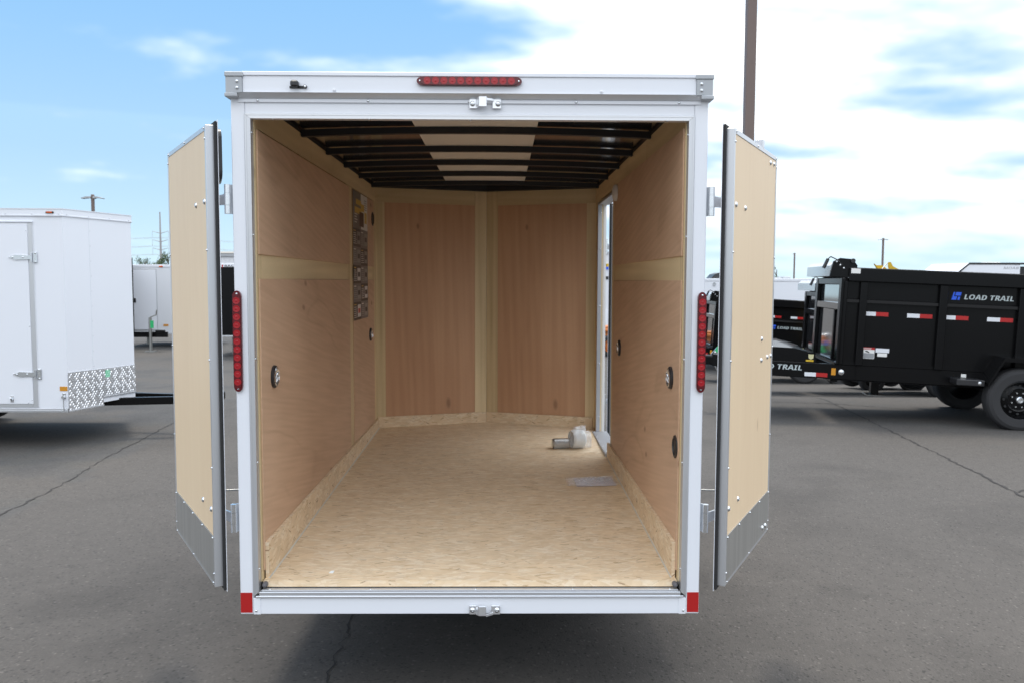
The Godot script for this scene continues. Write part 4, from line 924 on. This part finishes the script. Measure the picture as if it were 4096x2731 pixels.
	part(tool, "shield_sticker", MB.new().prism(PackedVector2Array([Vector2(-2.312, 0.765), Vector2(-2.245, 0.765), Vector2(-2.250, 0.715), Vector2(-2.278, 0.698), Vector2(-2.306, 0.715)]), Vector3(0, 0, -0.030), Vector3.RIGHT, Vector3.UP, Vector3(0, 0, 0.002)), mat(lin(0.55, 0.52, 0.30), 0.5))
	part(tool, "yellow_sticker", MB.new().bb(-2.338, -2.245, 0.672, 0.694, -0.030, -0.028), M.yellow)
	part(t, "tongue_brace", MB.new().hexa([Vector3(-2.235, 0.74, -0.16), Vector3(-2.235, 0.74, -0.03), Vector3(-1.99, 0.655, -0.03), Vector3(-1.99, 0.655, -0.16), Vector3(-2.235, 0.765, -0.16), Vector3(-2.235, 0.765, -0.03), Vector3(-1.99, 0.68, -0.03), Vector3(-1.99, 0.68, -0.16)]), M.gloss_black)
	var jk := part(t, "tongue_jack", MB.new().cyl(Vector3(-3.12, 0.10, ZF / 2), Vector3(-3.12, 1.02, ZF / 2), 0.036, 0.036, 14).bb(-3.22, -3.02, 0.085, 0.10, ZF / 2 - 0.1, ZF / 2 + 0.1), B)
	part(jk, "crank_head", MB.new().bb(-3.17, -3.07, 1.0, 1.09, ZF / 2 - 0.05, ZF / 2 + 0.05, 0.02).tube([Vector3(-3.12, 1.05, ZF / 2 + 0.05), Vector3(-3.12, 1.05, ZF / 2 + 0.14), Vector3(-2.92, 1.04, ZF / 2 + 0.14)], 0.012), M.zinc)
	part(jk, "blue_label", MB.new().bb(-3.157, -3.083, 0.80, 0.92, ZF / 2 + 0.030, ZF / 2 + 0.038), M.blue)
	var lg := part(t, "drop_leg", MB.new().bb(-1.36, -1.26, 0.235, 0.50, -0.75, -0.65, 0.006), B)
	part(lg, "foot_plate", MB.new().bb(-1.43, -1.19, 0.222, 0.2345, -0.82, -0.58, 0.003), M.steel)
	# fenders, steps, wheels
	for s in [1.0, -1.0]:
		var zb := 0.0 if s > 0 else ZF
		var f := MB.new(); var pr := [Vector2(-0.285, 0.56), Vector2(-0.122, 0.872), Vector2(1.16, 0.872), Vector2(1.33, 0.56)]
		for i in 3:
			var p: Vector2 = pr[i]; var q: Vector2 = pr[i + 1]; var z0: float = zb + s * 0.001; var z1: float = zb + s * 0.30
			f.hexa([Vector3(p.x, p.y - 0.006, z0), Vector3(p.x, p.y - 0.006, z1), Vector3(q.x, q.y - 0.006, z1), Vector3(q.x, q.y - 0.006, z0), Vector3(p.x, p.y, z0), Vector3(p.x, p.y, z1), Vector3(q.x, q.y, z1), Vector3(q.x, q.y, z0)])
			f.hexa([Vector3(p.x, p.y - 0.05, z1 - 0.005), Vector3(p.x, p.y - 0.05, z1 + 0.003), Vector3(q.x, q.y - 0.05, z1 + 0.003), Vector3(q.x, q.y - 0.05, z1 - 0.005), Vector3(p.x, p.y, z1 - 0.005), Vector3(p.x, p.y, z1 + 0.003), Vector3(q.x, q.y, z1 + 0.003), Vector3(q.x, q.y, z1 - 0.005)])
		part(t, "fender", f, B)
		var st := part(t, "fender_step", MB.new().bb(-0.62, -0.30, 0.510, 0.580, zb, zb + s * 0.24, 0.006), M.plastic)
		part(st, "step_lamp", MB.new().lathe([Vector2(0.022, 0), Vector2(0.020, 0.006), Vector2(0, 0.012)], Vector3(-0.36, 0.545, zb + s * 0.24), Vector3(0, 0, s), 14), M.zinc)
		for x in [0.11, 0.94]: wheel(t, Vector3(x, 0.368, zb + s * 0.155), Vector3(0, 0, s), 0.375, 0.225, 8, M.black)
	for x in [0.11, 0.94]: part(t, "axle", MB.new().cyl(Vector3(x, 0.368, ZF - 0.1), Vector3(x, 0.368, 0.1), 0.04), B)
	part(t, "yellow_sticker", MB.new().bb(-0.49, -0.43, 0.585, 0.625, -0.004, -0.002), M.paper)
	return t
func logo(t: Node, at: Vector3, h: float) -> void:   # slanted two-piece blue mark, then the words
	var k := 0.22
	var sh := func(p: Array) -> PackedVector2Array:
		var o := PackedVector2Array()
		for q in p: o.append(Vector2((q[0] + q[1] * k) * h, q[1] * h))
		return o
	part(t, "blue_emblem", MB.new().prism(sh.call([[0, -0.7], [0.80, -0.7], [0.80, -0.08], [0.26, -0.08], [0.26, 0.7], [0, 0.7]]), at, Vector3.RIGHT, Vector3.UP, Vector3(0, 0, 0.002)), M.blue)
	part(t, "blue_emblem", MB.new().prism(sh.call([[0.42, 0.08], [1.36, 0.08], [1.36, 0.7], [0.42, 0.7]]), at, Vector3.RIGHT, Vector3.UP, Vector3(0, 0, 0.002)), M.blue)
	part(t, "blue_emblem", MB.new().prism(sh.call([[1.0, -0.7], [1.36, -0.7], [1.36, -0.10], [1.0, -0.10]]), at, Vector3.RIGHT, Vector3.UP, Vector3(0, 0, 0.002)), M.blue)
	text(t, "lettering", "LOAD TRAIL", h * 0.86, at + Vector3(h * 1.95, -h * 0.12, 0), M.letter, Basis(Vector3(1.26, 0, 0), Vector3(0.2, 1, 0), Vector3.BACK))

# ---------------------------------------------------------------- things further off
func px(u: float, v: float, z: float) -> Vector3:   # a point on the plane at depth z along a picture direction; depth is chosen from the ground each thing stands on
	var f := 1943.96; var b := Basis.from_euler(Vector3(-0.0714, -0.0125, 0.0035))
	var d := b * Vector3((u - 1176) / f, -(v - 784) / f, -1); var o := Vector3(0.1213, 1.7664, 3.2955)
	return o + d * ((z - o.z) / d.z)
func far_trailer(label: String, group: String, x0: float, x1: float, z: float, dep: float, yb: float, yt: float, m: Material) -> Node3D:
	var g := ground_y((x0 + x1) / 2, z)
	var t := thing("parked_trailer", label, "trailer", group, Vector3(x0, g, z)); var L := x1 - x0; yb -= g; yt -= g
	part(t, "body", MB.new().bb(0, L, yb, yt - 0.07, -dep, 0, 0.01), m)
	part(t, "roof_rail", MB.new().bb(-0.01, L + 0.01, yt - 0.07, yt, -dep - 0.01, 0.012, 0.006), M.white)
	part(t, "base_rail", MB.new().bb(0, L, yb - 0.035, yb, -dep, 0.010, 0.004), M.alu)
	for zz in [[-0.10, 1.0], [-dep + 0.10, -1.0]]: wheel(t, Vector3(L * 0.8, 0.33, zz[0]), Vector3(0, 0, zz[1]), 0.33, 0.2, 5, M.white_dull)
	part(t, "landing_jack", MB.new().cyl(Vector3(0.3, 0, -dep / 2), Vector3(0.3, yb, -dep / 2), 0.04).cyl(Vector3(L - 0.3, 0, -dep / 2), Vector3(L - 0.3, yb, -dep / 2), 0.04), M.steel)
	return t
func lamp_post(label: String, base: Vector3, h: float, w: float, arms: Array) -> void:
	var t := thing("lamp_post", label, "lamp post", "", base)
	part(t, "pole", MB.new().bb(-w / 2, w / 2, 0, h, -w / 2, w / 2, w * 0.08), M.pole)
	part(t, "base_plate", MB.new().bb(-w * 1.2, w * 1.2, 0, 0.05, -w * 1.2, w * 1.2, 0.01), M.pole)
	for a in arms:
		var hd := MB.new().prism(PackedVector2Array([Vector2(w / 2, -0.10), Vector2(w / 2 + 0.10, -0.05), Vector2(0.60, -0.10), Vector2(0.64, -0.06), Vector2(0.34, 0.03), Vector2(w / 2, 0.03)]), Vector3(0, h - 0.15, -0.17), Vector3(a, 0, 0), Vector3.UP, Vector3(0, 0, 0.34))
		part(t, "lamp_head", hd, M.grey_cap)
func tree(label: String, base: Vector3, h: float, w: float, sd: int, group: String) -> void:
	var t := thing("tree", label, "tree", group, base)
	var r := RandomNumberGenerator.new(); r.seed = sd
	var tr := MB.new().cyl(Vector3.ZERO, Vector3(0.05, h * 0.85, 0.03), w * 0.06, w * 0.015, 8)
	var cr := MB.new(); var cols := PackedColorArray()
	for k in 26:
		var hy := h * r.randf_range(0.25, 0.95); var an := r.randf() * TAU
		var rad := w * 0.5 * sqrt(maxf(0.05, 1.0 - pow((hy / h - 0.45) / 0.58, 2))) * r.randf_range(0.5, 1.0)
		var c := Vector3(cos(an) * rad, hy, sin(an) * rad)
		tr.cyl(Vector3(0.02, hy * 0.8, 0), c, w * 0.014, w * 0.005, 5)
		var cs := w * r.randf_range(0.12, 0.22)
		for j in 60:
			var d := Vector3(r.randfn(0, 1), r.randfn(0, 0.8), r.randfn(0, 1)).limit_length(2.0) * cs * 0.55
			var s := w * r.randf_range(0.020, 0.045)
			var u := Vector3(r.randfn(0, 1), r.randfn(0, 1), r.randfn(0, 1)).normalized(); var q := u.cross(Vector3(r.randfn(0, 1), 1, r.randfn(0, 1))).normalized()
			cr.quad(c + d - u * s, c + d - q * s * 0.6, c + d + u * s, c + d + q * s * 0.6)
			var g := r.randf_range(0.7, 1.3)
			for i in 6: cols.append(Color(0.052 * g, 0.085 * g, 0.026 * g))
	cr.col = cols
	part(t, "trunk", tr, mat(lin(0.09, 0.065, 0.045), 0.9)); part(t, "crown", cr, M.leaf)
func background() -> void:
	# --- left: white trailer broadside, dark open trailer's nose with jack, black trailer, shed, pylon, trees
	var zt := -20.7
	var a := px(280, 766, zt); var b := px(470, 766, zt)
	var t := far_trailer("white enclosed trailer standing broadside across the lot behind a jack stand", "", a.x, b.x, zt, 2.0, px(340, 765, zt).y, px(340, 608, zt).y, M.white_dull)
	var o := t.position
	var q := func(u: float, v: float) -> Vector3: return px(u, v, zt) - o
	var p0: Vector3 = q.call(303, 757); var p1: Vector3 = q.call(357, 620)
	var dr := part(t, "side_door", MB.new().bb(p0.x, p1.x, p0.y, p1.y, 0, 0.02, 0.004), M.white)
	var p2: Vector3 = q.call(362, 760)
	part(dr, "door_trim", MB.new().bb(p1.x, p2.x, p0.y - 0.03, p1.y + 0.03, 0, 0.012, 0.003).bb(p0.x, p1.x, p1.y, p1.y + 0.03, 0, 0.012).bb(p0.x, p1.x, p0.y - 0.03, p0.y, 0, 0.012), M.alu)
	var pl: Vector3 = q.call(309, 690)
	part(dr, "latch", MB.new().bb(pl.x - 0.04, pl.x + 0.04, pl.y - 0.06, pl.y + 0.06, 0.02, 0.05, 0.01), M.plastic)
	var pk: Vector3 = q.call(369, 612.5)
	part(t, "marker_light", MB.new().bb(pk.x - 0.05, pk.x + 0.05, pk.y - 0.018, pk.y + 0.018, 0.012, 0.03, 0.006), M.amber_lens)
	var pa: Vector3 = q.call(380, 747)
	part(t, "amber_reflector", MB.new().bb(pa.x - 0.07, pa.x + 0.07, pa.y - 0.03, pa.y + 0.03, 0.0, 0.006), M.amber)

	var zu := -18.9; var n0 := px(299, 592, zu); var g := ground_y(n0.x, zu)
	var ut := thing("utility_trailer", "black trailer mostly hidden behind the white one, its tongue on a crank jack", "trailer", "", Vector3(n0.x, g, zu))
	part(ut, "front_post", MB.new().bb(-0.02, 0.035, 0.40, n0.y - g, -0.04, 0.02, 0.006), M.black)
	part(ut, "front_post", MB.new().bb(-0.85, -0.80, 0.40, n0.y - g, -1.7, -1.64, 0.006), M.black)
	part(ut, "body", MB.new().bb(-3.4, -0.80, 0.42, n0.y - g - 0.06, -1.64, 0.0, 0.02).bb(-0.80, -0.02, 0.42, 0.50, -0.10, 0.0), M.black)
	var j := px(333, 740, zu) - ut.position
	part(ut, "tongue_beam", MB.new().cbox(Vector3(j.x / 2 + 0.12, 0.44, -0.45), Vector3(j.x + 0.55, 0.14, 0.07), 0.005), M.black)
	part(ut, "coupler", MB.new().bb(j.x + 0.08, j.x + 0.32, 0.46, 0.56, -0.52, -0.40, 0.02), M.black)
	var jk := part(ut, "tongue_jack", MB.new().cyl(Vector3(j.x, 0.02, -0.30), Vector3(j.x, 0.90, -0.30), 0.04).bb(j.x - 0.13, j.x + 0.13, 0, 0.02, -0.4, -0.2), M.steel)
	part(jk, "crank", MB.new().tube([Vector3(j.x, 0.90, -0.30), Vector3(j.x + 0.17, 0.97, -0.28), Vector3(j.x + 0.19, 1.10, -0.27)], 0.016, 6), M.steel)
	part(jk, "green_tag", MB.new().bb(j.x + 0.02, j.x + 0.11, 0.62, 0.82, -0.25, -0.245), M.green)
	for zz in [[0.10, 1.0], [-1.80, -1.0]]: wheel(ut, Vector3(-2.0, 0.33, zz[0]), Vector3(0, 0, zz[1]), 0.33, 0.2, 5, M.white_dull)

	var zb := -17.6; var e0 := px(478, 773, zb); var e1 := px(505, 606, zb)
	var bt := far_trailer("black enclosed trailer with a white lettered header strip in front of the shed", "", e0.x, e0.x + 4.6, zb, 2.0, e0.y + 0.03, e1.y + 0.012, M.black)
	var ob := bt.position; var w0 := px(490, 608.2, zb) - ob; var w1 := px(531, 613.6, zb) - ob
	part(bt, "header_strip", MB.new().bb(0.0, 4.6, w1.y, w0.y, 0.0, 0.016), M.white)
	var tx := px(504.5, 611, zb) - ob
	text(bt, "lettering", "T", 0.047, Vector3(tx.x, tx.y, 0.017), M.plastic); 
	text(bt, "lettering", "RAC", 0.047, Vector3(px(514.5, 611, zb).x - ob.x, tx.y, 0.017), M.plastic, Basis(Vector3(1.9, 0, 0), Vector3.UP, Vector3.BACK))
	var rm := px(510.5, 611.5, zb) - ob
	part(bt, "red_emblem", MB.new().prism(PackedVector2Array([Vector2(-0.02, 0.03), Vector2(0.025, 0.035), Vector2(0.012, -0.02), Vector2(0.0, -0.05), Vector2(-0.012, -0.01)]), Vector3(rm.x, rm.y, 0.016), Vector3.RIGHT, Vector3.UP, Vector3(0, 0, 0.003)), M.red_tape)

	var zs := -62.0; var s0 := px(470, 645, zs); var s1 := px(510, 578, zs); var gs := ground_y(s0.x, zs)
	var sh := thing("metal_shed", "long white metal shed with a tan eave beyond the parked trailers", "building", "", Vector3(s0.x, gs, zs))
	var sl := 19.0; var hh := s1.y - gs
	part(sh, "wall", MB.new().bb(0, sl, 0, hh - 0.35, -14, 0), M.white_dull)
	for i in 62: part(sh, "wall_rib", MB.new().bb(i * 0.305 + 0.02, i * 0.305 + 0.06, 0, hh - 0.36, 0, 0.03), M.white_dull)
	part(sh, "eave_gutter", MB.new().bb(-0.15, sl + 0.15, hh - 0.35, hh - 0.13, -14.1, 0.15), M.grey_cap)
	part(sh, "roof", MB.new().hexa([Vector3(-0.2, hh - 0.13, 0.2), Vector3(sl + 0.2, hh - 0.13, 0.2), Vector3(sl + 0.2, hh - 0.13, -14.2), Vector3(-0.2, hh - 0.13, -14.2), Vector3(-0.2, hh, 0.1), Vector3(sl + 0.2, hh, 0.1), Vector3(sl + 0.2, hh + 0.2, -7.5), Vector3(-0.2, hh + 0.2, -7.5)]), mat(lin(0.42, 0.40, 0.36), 0.6))
	for i in 2: part(sh, "roller_door", MB.new().bb(4 + i * 7.0, 7.4 + i * 7.0, 0, 2.9, 0.03, 0.07), M.grey_cap)

	var lp := px(211.5, 447, -47.0); lamp_post("twin-headed lamp post rising behind the tread-plated white trailer", Vector3(lp.x, ground_y(lp.x, -47), -47), lp.y - ground_y(lp.x, -47), 0.155, [-1.0, 1.0])
	# pylon with three pairs of arms and its wires
	var zp := -380.0; var pt := px(366, 487, zp); var gp := ground_y(pt.x, zp)
	var py := thing("power_pylon", "tall slender steel power pole with three pairs of raised arms", "power pole", "", Vector3(pt.x, gp, zp)); var H := pt.y - gp
	var pm := mat(lin(0.36, 0.34, 0.34), 0.6)
	part(py, "mast", MB.new().cyl(Vector3.ZERO, Vector3(0, H, 0), 0.62, 0.26, 10), pm)
	for v in [533.0, 552.5, 571.5]:
		var yy := px(366, v, zp).y - gp
		for s in [-1.0, 1.0]: part(py, "arm", MB.new().cyl(Vector3(0, yy - 0.6, 0), Vector3(s * 3.6, yy + 0.4, 0), 0.18, 0.10, 6).cyl(Vector3(s * 3.6, yy + 0.4, 0), Vector3(s * 3.6, yy - 2.4, 0), 0.06, 0.06, 5), pm)
		for s in [-1.0, 1.0]:
			var pts := []
			for i in 13:
				var k := i / 12.0; pts.append(Vector3(s * 3.6 - 190 * k, yy - 2.4 - 5.0 * k * (1 - k) * 4 * 0.4, -30 * k))
			part(py, "wire", MB.new().tube(pts, 0.045, 4), pm)
			var qts := []
			for i in 13:
				var k := i / 12.0; qts.append(Vector3(s * 3.6 + 200 * k, yy - 2.4 - 5.0 * k * (1 - k) * 4 * 0.4 - 6 * k, 40 * k))
			part(py, "wire", MB.new().tube(qts, 0.045, 4), pm)
	for d in [[330.0, 590.0, -118.0, 3.0, 71, "rounded tree top above the middle of the far white trailer's roof"], [346.0, 601.0, -122.0, 2.2, 72, "small low tree top beside a rounder one above the far trailer"], [370.0, 594.0, -115.0, 2.2, 73, "tree at the foot of the tall power pole"], [385.0, 580.0, -112.0, 3.0, 74, "taller tree beside the power pole, half hidden by the open left door"]]:
		var c := px(d[0], d[1], d[2]); tree(d[5], Vector3(c.x, ground_y(c.x, d[2]), d[2]), c.y - ground_y(c.x, d[2]), d[3], d[4], "trees beyond the far trailer")
	# --- right
	var pb := px(1712, 640, -10.3); var gb := ground_y(pb.x, -10.3)
	lamp_post("tall square brown lamp post rising behind the open right rear door", Vector3(pb.x, gb, -10.3), 8.2, 0.152, [1.0])
	var l2 := px(2030, 547, -101.0); lamp_post("twin-headed lamp post far beyond the dump trailer's box", Vector3(l2.x, ground_y(l2.x, -101), -101), l2.y - ground_y(l2.x, -101), 0.2, [-1.0, 1.0])
	var l3 := px(1826, 581, -155.0); lamp_post("distant single-arm lamp post above the white trailer roof", Vector3(l3.x, ground_y(l3.x, -155), -155), l3.y - ground_y(l3.x, -155), 0.24, [-1.0])
	var c4 := px(1784, 606, -92.0); tree("leafy tree beside the open right rear door, behind the white trailer", Vector3(c4.x, ground_y(c4.x, -92), -92), c4.y - ground_y(c4.x, -92), 2.4, 75, "")

	var zr := -19.6; var r0 := px(1610, 700, zr); var r1 := px(2010, 700, zr); var rt := px(1800, 640.5, zr)
	var rv := far_trailer("long white camper trailer behind the second dump trailer", "", r0.x, r1.x, zr, 2.2, -0.15, rt.y, M.white)
	var orv := rv.position
	for d in [[1641.0, 653.0], [1663.0, 661.0]]:
		var c: Vector3 = px(d[0], d[1], zr) - orv
		part(rv, "porthole", MB.new().lathe([Vector2(0.06, 0), Vector2(0.06, 0.012), Vector2(0.04, 0.016), Vector2(0, 0.010)], Vector3(c.x, c.y, 0.0), Vector3.BACK, 16, 0.75, 1.0), M.grey_cap)
	var ac: Vector3 = px(1641, 634, zr - 0.6) - orv
	part(rv, "air_conditioner", MB.new().prism(PackedVector2Array([Vector2(-0.10, -0.08), Vector2(0.02, 0.05), Vector2(0.15, 0.09), Vector2(0.55, 0.09), Vector2(0.62, -0.08)]), Vector3(ac.x, ac.y, -1.2), Vector3.RIGHT, Vector3.UP, Vector3(0, 0, 0.6)), M.plastic)
	var vt: Vector3 = px(1805, 637, zr - 0.8) - orv
	part(rv, "roof_vent", MB.new().bb(vt.x - 0.10, vt.x + 0.12, vt.y - 0.05, vt.y + 0.02, -1.1, -0.7, 0.01).bb(vt.x - 0.32, vt.x - 0.15, vt.y - 0.06, vt.y + 0.0, -1.1, -0.7, 0.01), M.grey_cap)
	# camper with a raked nose beyond the dump box
	var zc := -23.0; var k0 := px(2200, 640, zc); var k1 := px(2345, 604.5, zc); var kn := px(2228, 604.5, zc); var ga := ground_y(k0.x, zc)
	var cam := thing("camper_trailer", "white camper with black roof edge and a raked nose beyond the dump box", "camper", "", Vector3(k0.x, ga, zc))
	var ax := kn.x - k0.x; var ay := kn.y - ga; var ex := k1.x - k0.x
	var side := PackedVector2Array([Vector2(-0.25, 0.45), Vector2(-0.25, ay - 0.50), Vector2(ax, ay), Vector2(ex, ay), Vector2(ex, 0.45)])
	part(cam, "body", MB.new().prism(side, Vector3(0, 0, -2.3), Vector3.RIGHT, Vector3.UP, Vector3(0, 0, 2.3)), M.white)
	var d0 := Vector3(-0.25, ay - 0.50, 0.0); var d1 := Vector3(ax, ay, 0.0)
	part(cam, "black_edge_trim", MB.new().hexa([d0 + Vector3(0, -0.06, 0.0), d0 + Vector3(0, -0.06, 0.012), d1 + Vector3(0, -0.045, 0.012), d1 + Vector3(0, -0.045, 0.0), d0 + Vector3(0, 0.01, 0.0), d0 + Vector3(0, 0.01, 0.012), d1 + Vector3(0, 0.015, 0.012), d1 + Vector3(0, 0.015, 0.0)]).bb(ax, ex + 0.4, ay - 0.045, ay + 0.015, 0.0, 0.012), M.plastic)
	part(cam, "rear_frame", MB.new().bb(ex, ex + 0.3, 0.45, ay - 0.1, -2.25, -0.05), M.plastic)
	var mt := px(2306, 616, zc)
	text(cam, "lettering", "MOAB", 0.075, Vector3(mt.x - k0.x, mt.y - ga, 0.001), mat(lin(0.42, 0.43, 0.45), 0.5), Basis(Vector3(1.6, 0, 0), Vector3(0.3, 1, 0), Vector3.BACK))
	part(cam, "roof_vent", MB.new().bb(ex - 0.55, ex - 0.15, ay, ay + 0.05, -1.2, -0.8, 0.01), M.puck)
	for zz in [[-0.12, 1.0], [-2.18, -1.0]]: wheel(cam, Vector3(ex * 0.55, 0.34, zz[0]), Vector3(0, 0, zz[1]), 0.34, 0.2, 5, M.white_dull)
	part(cam, "landing_jack", MB.new().cyl(Vector3(0.1, 0, -1.1), Vector3(0.1, 0.5, -1.1), 0.05), M.steel)
	# yellow machine whose folded arms show above the dump box
	var zy := -13.6; var yc := px(2030, 612, zy); var gy := ground_y(yc.x, zy)
	var ym := thing("trencher", "yellow machine with folded arms showing above the dump trailer's top rail", "machine", "", Vector3(yc.x, gy, zy)); var hy := yc.y - gy
	var Y := func(poly: Array, z0: float) -> MB:
		var pp := PackedVector2Array()
		for v in poly: pp.append(v)
		return MB.new().prism(pp, Vector3(0, hy, z0), Vector3.RIGHT, Vector3.UP, Vector3(0, 0, 0.05))
	part(ym, "arm", Y.call([Vector2(-0.20, 0.05), Vector2(-0.16, 0.02), Vector2(-0.05, 0.02), Vector2(0.04, -0.04), Vector2(0.04, -0.12), Vector2(-0.10, -0.12), Vector2(-0.15, -0.03)], 0.0), M.yellow)
	part(ym, "arm", Y.call([Vector2(0.02, 0.08), Vector2(0.06, 0.08), Vector2(0.10, 0.0), Vector2(0.22, -0.06), Vector2(0.24, -0.12), Vector2(0.06, -0.12), Vector2(0.02, 0.0)], 0.15), M.yellow)
	part(ym, "strut", MB.new().cyl(Vector3(-0.1, hy - 0.1, 0.07), Vector3(0.05, hy + 0.07, 0.07), 0.012), M.zinc)
	part(ym, "mast", MB.new().bb(-0.12, 0.12, 0.5, hy - 0.10, -0.05, 0.2, 0.02), M.yellow)
	part(ym, "chassis", MB.new().bb(-0.6, 0.6, 0.15, 0.6, -0.35, 0.5, 0.05), M.black)
	for s in [[0.55, 1.0], [-0.40, -1.0]]:
		for x in [-0.4, 0.4]: wheel(ym, Vector3(x, 0.25, s[0]), Vector3(0, 0, s[1]), 0.25, 0.16, 5, M.black)
	# --- what shows through the side doorway
	var zd := -36.0; var h0 := px(1370, 597, zd); var gd := ground_y(h0.x, zd)
	var bld := thing("shop_building", "white shop front with a yellow and blue sign band, seen through the side doorway", "building", "", Vector3(h0.x - 0.4, gd, zd))
	var ty := px(1388, 578, zd).y - gd
	part(bld, "wall", MB.new().bb(0, 2.6, 0, ty - 0.12, -5, 0), M.white_dull); part(bld, "parapet", MB.new().bb(-0.05, 2.65, ty - 0.12, ty, -5.05, 0.05), M.grey_cap)
	var y0 := px(1388, 606, zd).y - gd; var y1 := px(1388, 613, zd).y - gd; var y2 := px(1388, 619, zd).y - gd
	part(bld, "yellow_sign", MB.new().bb(0.2, 2.4, y1, y0, 0, 0.05), M.yellow); part(bld, "blue_sign", MB.new().bb(0.2, 2.4, y2, y1 - 0.003, 0, 0.05), M.blue)
	text(bld, "lettering", "H", (y0 - y1) * 0.75, Vector3(px(1388.5, 609, zd).x - bld.position.x, (y0 + y1) / 2, 0.052), M.plastic)
	part(bld, "window_band", MB.new().bb(0.2, 2.4, px(1388, 642, zd).y - gd, px(1388, 635, zd).y - gd, 0, 0.03), M.plastic)
	part(bld, "door", MB.new().bb(0.3, 1.2, 0, 1.1, 0, 0.04), M.white)
	var zo := -24.0; var oc := px(1391, 722, zo); var go := ground_y(oc.x, zo)
	var om := thing("loader", "small orange loader with black tyres seen through the side doorway", "machine", "", Vector3(oc.x, go, zo))
	part(om, "body", MB.new().prism(PackedVector2Array([Vector2(-0.10, 0.35), Vector2(-0.12, 0.65), Vector2(0.05, 0.95), Vector2(0.5, 1.0), Vector2(1.3, 0.9), Vector2(1.3, 0.3)]), Vector3(0, 0, -0.9), Vector3.RIGHT, Vector3.UP, Vector3(0, 0, 0.8)), M.orange)
	part(om, "lift_arm", MB.new().bb(-0.1, 1.2, 0.78, 0.88, -0.09, -0.02, 0.02), M.orange)
	part(om, "green_tag", MB.new().bb(-0.16, -0.08, 0.62, 0.78, -0.08, -0.075), M.green)
	for s in [[0.0, 1.0], [-1.0, -1.0]]:
		for x in [0.15, 1.05]: wheel(om, Vector3(x, 0.34, s[0]), Vector3(0, 0, s[1]), 0.34, 0.22, 6, M.orange)

# ---------------------------------------------------------------- scene
func _ready() -> void:
	rng.seed = 1
	# camera
	var cam := Camera3D.new(); cam.name = "camera"; add_child(cam)
	cam.position = Vector3(0.1213, 1.7664, 3.2955); cam.rotation = Vector3(-0.0714, -0.0125, 0.0035)
	cam.fov = rad_to_deg(2.0 * atan(784.0 / 1943.96)); cam.near = 0.05; cam.far = 4000.0; cam.current = true
	var lens := CameraAttributesPhysical.new(); lens.frustum_focal_length = 29.745; lens.frustum_focus_distance = 3.7; lens.exposure_aperture = 6.5; lens.frustum_near = 0.05; lens.frustum_far = 4000.0
	cam.attributes = lens
	# sky, sun and exposure
	var env := Environment.new(); env.background_mode = Environment.BG_SKY
	var sky := Sky.new(); var sm := PanoramaSkyMaterial.new(); sm.panorama = ImageTexture.create_from_image(sky_image()); sky.sky_material = sm
	env.sky = sky; env.tonemap_mode = Environment.TONE_MAPPER_LINEAR; env.tonemap_exposure = 1.86
	env.sdfgi_enabled = true; env.ssao_enabled = true; env.ssil_enabled = true
	var we := WorldEnvironment.new(); we.name = "environment"; we.environment = env; add_child(we)
	var sun := DirectionalLight3D.new(); sun.name = "sun"; add_child(sun)
	sun.look_at_from_position(Vector3(-0.6, 9.0, -3.6), Vector3.ZERO); sun.light_energy = 0.45; sun.light_angular_distance = 16.0
	sun.light_color = Color(1.0, 0.96, 0.90); sun.shadow_enabled = true
	make_materials()
	M.alu_white = mat(lin(0.78, 0.79, 0.81), 0.4, 0.35)
	M.gloss_black = mat(lin(0.02, 0.02, 0.021), 0.08, 0.0, 1.0); M.gloss_black.metallic_specular = 0.8
	M.tarp_box = mat(lin(0.62, 0.64, 0.66), 0.16, 0.9)
	M.leaf = mat(Color.WHITE, 0.7); M.leaf.vertex_color_use_as_albedo = true; M.leaf.backlight_enabled = true; M.leaf.backlight = Color(0.12, 0.2, 0.05)
	build_ground()
	cargo_trailer()
	parked_white_trailer()
	dump_trailer("dump_trailer", "black high-sided dump trailer with blue emblem, white lettering high on its box", Vector3(6.26, 0, -6.95), deg_to_rad(9.0), deg_to_rad(2.3), false)
	dump_trailer("dump_trailer", "black dump trailer with lettering low on its box, in front of the long white camper", Vector3(6.98, -0.55, -16.2), deg_to_rad(4.0), deg_to_rad(3.4), true)
	dump_trailer("dump_trailer", "black dump trailer tucked behind another, only its tongue and jack showing", Vector3(7.55, -0.22, -10.9), deg_to_rad(8.0), deg_to_rad(2.0), false)
	background()
	loose_items()
